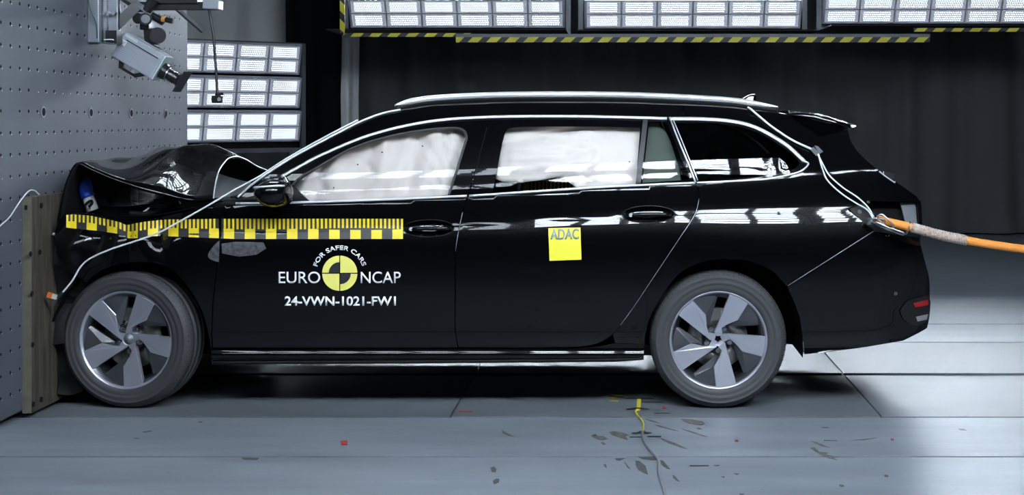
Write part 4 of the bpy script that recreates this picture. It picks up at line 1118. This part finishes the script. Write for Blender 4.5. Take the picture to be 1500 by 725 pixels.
def link(c0, c1, w, r, tw):
    c0, c1 = Vector(c0), Vector(c1); d = (c1-c0).normalized(); s = d.cross(Vector((0, 1, 0))).normalized(); s = (Matrix.Rotation(tw, 3, d) @ s)
    pts = []
    for k in range(9): g = -math.pi/2+math.pi*k/8; pts.append(c1+d*math.cos(g)*w+s*math.sin(g)*w)
    for k in range(9): g = math.pi/2+math.pi*k/8; pts.append(c0+d*math.cos(g)*w+s*math.sin(g)*w)
    pts.append(pts[0]); return tube(pts, r, 8, False)
mk('eye_bolt', *join(cyl(P(1270, 323, -.01), P(1284, 324, -.03), .008, 10), cyl(P(1273, 319, -.0), P(1273, 329, -.0), .011, 12)), 'steel', ck, True)
mk('chain_link', *link(P(1282, 323, -.045), P(1292, 324, -.05), .012, .004, .3), 'steel', ck, True)
mk('chain_link', *link(P(1286, 328, -.05), P(1301, 335, -.055), .011, .0045, 1.1), 'steel', ck, True)
mk('chain_link', *link(P(1291, 319, -.06), P(1304, 331, -.065), .016, .0045, .2), 'steel', ck, True)
mk('chain_link', *link(P(1305, 336, -.06), P(1322, 342, -.06), .009, .0045, .9), 'steel', ck, True)
mk('tie_band', *link(P(1329, 337, -.05), P(1331, 331, -.05), .022, .003, 1.5), 'steel', ck, True)

# ------------------------------------------------------------------ on the floor
def flat(name, pts, m, z=.0009, parent=None, th=.0006):
    V = [G(u, v, 0)+Vector((0, 0, z)) for u, v in pts]; n = len(V)
    V += [p+Vector((0, 0, -th)) for p in V]; Fc = [tuple(range(n))[::-1]]+[(i, (i+1) % n, n+(i+1) % n, n+i) for i in range(n)]
    bm = bmesh.new(); vv = [bm.verts.new(p) for p in V]
    for q in Fc: bm.faces.new([vv[i] for i in q])
    bmesh.ops.recalc_face_normals(bm, faces=bm.faces[:])
    me = bpy.data.meshes.new(name); bm.to_mesh(me); bm.free(); me.materials.append(MATS[m]); return put(name, me, parent)
def Z8(x, y): return (860+x/4.678, 570+y/4.678)
STN = [[(30, 322), (60, 308), (75, 322), (110, 322), (145, 343), (105, 350), (85, 348), (50, 338)], [(92, 368), (110, 363), (130, 378), (115, 384)],
       [(152, 296), (180, 288), (240, 296), (290, 318), (262, 322), (282, 350), (215, 330), (165, 312)], [(640, 203), (720, 206), (795, 222), (808, 240), (780, 249), (700, 236), (660, 220)],
       [(500, 338), (520, 340), (600, 368), (690, 410), (655, 405), (560, 372)], [(390, 203), (440, 212), (498, 232), (470, 230), (420, 216)], [(460, 243), (510, 252), (630, 288), (590, 283), (500, 260)],
       [(640, 270), (700, 284), (832, 328), (790, 322), (690, 290)], [(748, 266), (770, 264), (788, 274), (765, 277)]]
STD = [[(330, 490), (355, 492), (400, 525), (418, 585), (395, 578), (352, 555), (335, 525)], [(495, 485), (520, 490), (572, 550), (545, 545), (510, 520)], [(585, 590), (600, 594), (635, 634), (612, 628), (590, 608)],
       [(250, 498), (262, 506), (300, 550), (280, 540)], [(192, 476), (260, 474), (225, 491), (200, 488)], [(345, 466), (470, 464), (500, 484), (440, 488), (385, 482)], [(112, 515), (130, 516), (135, 542), (118, 530)]]
for s in STN: flat('stain', [Z8(*p) for p in s], 'stain_brown', parent=floor)
for s in STD: flat('stain', [Z8(*p) for p in s], 'stain_dark', parent=floor)
def Z6(x, y): return (500+x/3, 520+y/3)
for s in ([(705, 328), (722, 340), (765, 362), (735, 356), (708, 344)], [(1100, 355), (1112, 348), (1125, 358)]): flat('stain', [Z6(*p) for p in s], 'stain_brown', parent=floor)
for s in ([(655, 495), (672, 490), (682, 502), (678, 516), (660, 514)], [(665, 555), (680, 543), (695, 546), (692, 560), (672, 568)]): flat('stain', [Z6(*p) for p in s], 'stain_dark', parent=floor)
def Z7(x, y): return (1000+x/3, 520+y/3)
for s in ([(560, 378), (590, 384), (648, 408), (612, 402)], [(558, 408), (580, 406), (600, 425), (640, 430), (630, 438), (690, 450), (660, 452), (682, 462), (640, 454), (600, 436)], [(735, 376), (800, 369), (860, 363), (800, 374)], [(1210, 324), (1235, 325), (1250, 332), (1220, 330)]):
    flat('stain', [Z7(*p) for p in s], 'stain_brown', parent=floor)
for s in ([(612, 317), (645, 318), (640, 321), (614, 321)], [(620, 374), (680, 375), (680, 378), (620, 378)], [(884, 528), (900, 526), (906, 536), (890, 537)], [(686, 570), (705, 570), (712, 578), (694, 580)], [(30, 487), (110, 486), (110, 489), (32, 490)], [(135, 485), (163, 483), (160, 488), (140, 488)], [(222, 521), (250, 521), (240, 527)], [(250, 609), (272, 610), (265, 615), (252, 615)], [(1215, 315), (1240, 300), (1230, 310)][:0] or [(168, 534), (186, 534), (180, 541)]):
    flat('stain', [Z7(*p) for p in s], 'stain_dark', parent=floor)
def Z5(x, y): return (x/3, 560+y/3)
for s in ([(625, 218), (668, 212), (664, 217), (630, 222)], [(588, 245), (612, 245), (610, 248), (590, 248)], [(872, 173), (888, 173), (888, 177), (872, 177)], [(1060, 331), (1140, 332), (1130, 342), (1070, 340)]):
    flat('stain', [Z5(*p) for p in s], 'stain_dark', parent=floor)
tapeg = 'black tape strips on the floor plates'
TL = [([(267, 66), (455, 66), (455, 70), (267, 70)], 'thin black tape strip holding the yellow cable top end', .0045), ([(272, 140), (345, 130), (425, 140), (425, 144), (345, 137), (272, 145)], 'black tape strip bowed over lower end of yellow tape', .0045),
      ([(376, 89), (522, 90), (522, 93), (376, 93)], 'faint black tape strip right of the yellow cable end', .002), ([(458, 164), (570, 164), (570, 168), (458, 168)], 'short black tape strip near the rear tyre contact', .002),
      ([(306, 308), (345, 305), (358, 296), (395, 296), (408, 304), (442, 306), (442, 311), (306, 313)], 'black tape strip over the yellow-to-grey cable joint', .007), ([(290, 327), (370, 327), (370, 333), (290, 333)], 'short tape strip left of the grey cable', .002), ([(415, 323), (508, 323), (508, 330), (415, 330)], 'short tape strip right of the grey cable', .002), ([(705, 524), (835, 524), (835, 530), (705, 530)], 'long thin tape strip on the nearest floor plate', .002)]
for pts, lb, z in TL: tag(flat('tape_strip', [Z8(*p) for p in pts], 'tape_black', z), lb, 'tape', tapeg)
tag(flat('yellow_tape', [Z8(342, 66), Z8(370, 66), Z8(366, 130), Z8(362, 148), Z8(334, 148), Z8(340, 120)], 'cable_yellow', .003, th=.0025), 'wide yellow tape patch on the floor before the rear wheel', 'tape')
V, Fc = tube([p+Vector((0, 0, .005)) for p in spline([G(*Z8(344, 148)), G(*Z8(333, 162)), G(*Z8(350, 190)), G(*Z8(378, 225)), G(*Z8(386, 255)), G(*Z8(380, 298))], 6)], .0042, 8)
tag(mk('floor_cable', V, Fc, 'cable_yellow', smooth=True), 'thin yellow cable across the floor plate', 'cable')
V, Fc = tube([p+Vector((0, 0, .006)) for p in spline([G(*Z8(380, 300)), G(*Z8(380, 335)), G(*Z8(410, 400)), G(*Z8(455, 455)), G(*Z8(492, 500)), G(*Z8(492, 580)), G(*Z8(515, 660)), G(*Z8(532, 725)), G(980, 760), G(990, 860)], 6)], .0058, 8)
tag(mk('floor_cable', V, Fc, 'cable_grey', smooth=True), 'grey cable trailing toward the viewer across the floor', 'cable')
for u, v, w, h, lb in ((504, 649, 5, 3, 'small red scrap on the pale floor plate below the door'), (1079, 646, 2.5, 1.2, 'tiny red chip on the floor below the rear wheel'), (1307, 644, 2.5, 1, 'tiny red chip on the floor behind the rear wheel'), (973, 597, 2.5, 1.5, 'small red chip on the track plate by the rear tyre')):
    tag(flat('red_chip', [(u-w, v-h*.8), (u+w*.9, v-h), (u+w, v+h), (u-w*.7, v+h)], 'scrap_red', .003, th=.0025), lb, 'debris', 'red debris chips on the floor')
flat('paint_mark', [(672, 602.2), (692, 602.2), (692, 603.8), (672, 603.8)], 'scrap_red', parent=floor)
for s in ([(896, 578), (911, 579), (912, 581), (898, 580)], [(891, 582), (904, 582), (904, 583), (891, 583)], [(893, 587), (906, 587), (906, 588), (893, 588)]): flat('paint_mark', s, 'decal_yellow', parent=floor)
wcb = spline([P(64, 291, -.02), P(56, 284, -.04), P(50, 279, -.06), P(42, 278, -.1), P(30, 292, -.2), P(14, 318, -.3), P(0, 331, -.42), P(-20, 350, -.5)], 6)
wcb = [Vector((XB+.012, p.x*F/1+0, 0)) if False else p for p in wcb]
pts = []
for u, v in sp2([(64, 291), (56, 284), (50, 279), (42, 280), (30, 294), (14, 318), (0, 331), (-20, 352)], 6):
    d = (XB+.010)*F/(u-CX); pts.append(P(u, v, d-D0))
V, Fc = tube(pts, .0035, 6); tag(mk('wall_cable', V, Fc, 'cable_white', smooth=True), 'thin pale cable taped along the barrier face above the plywood', 'cable')
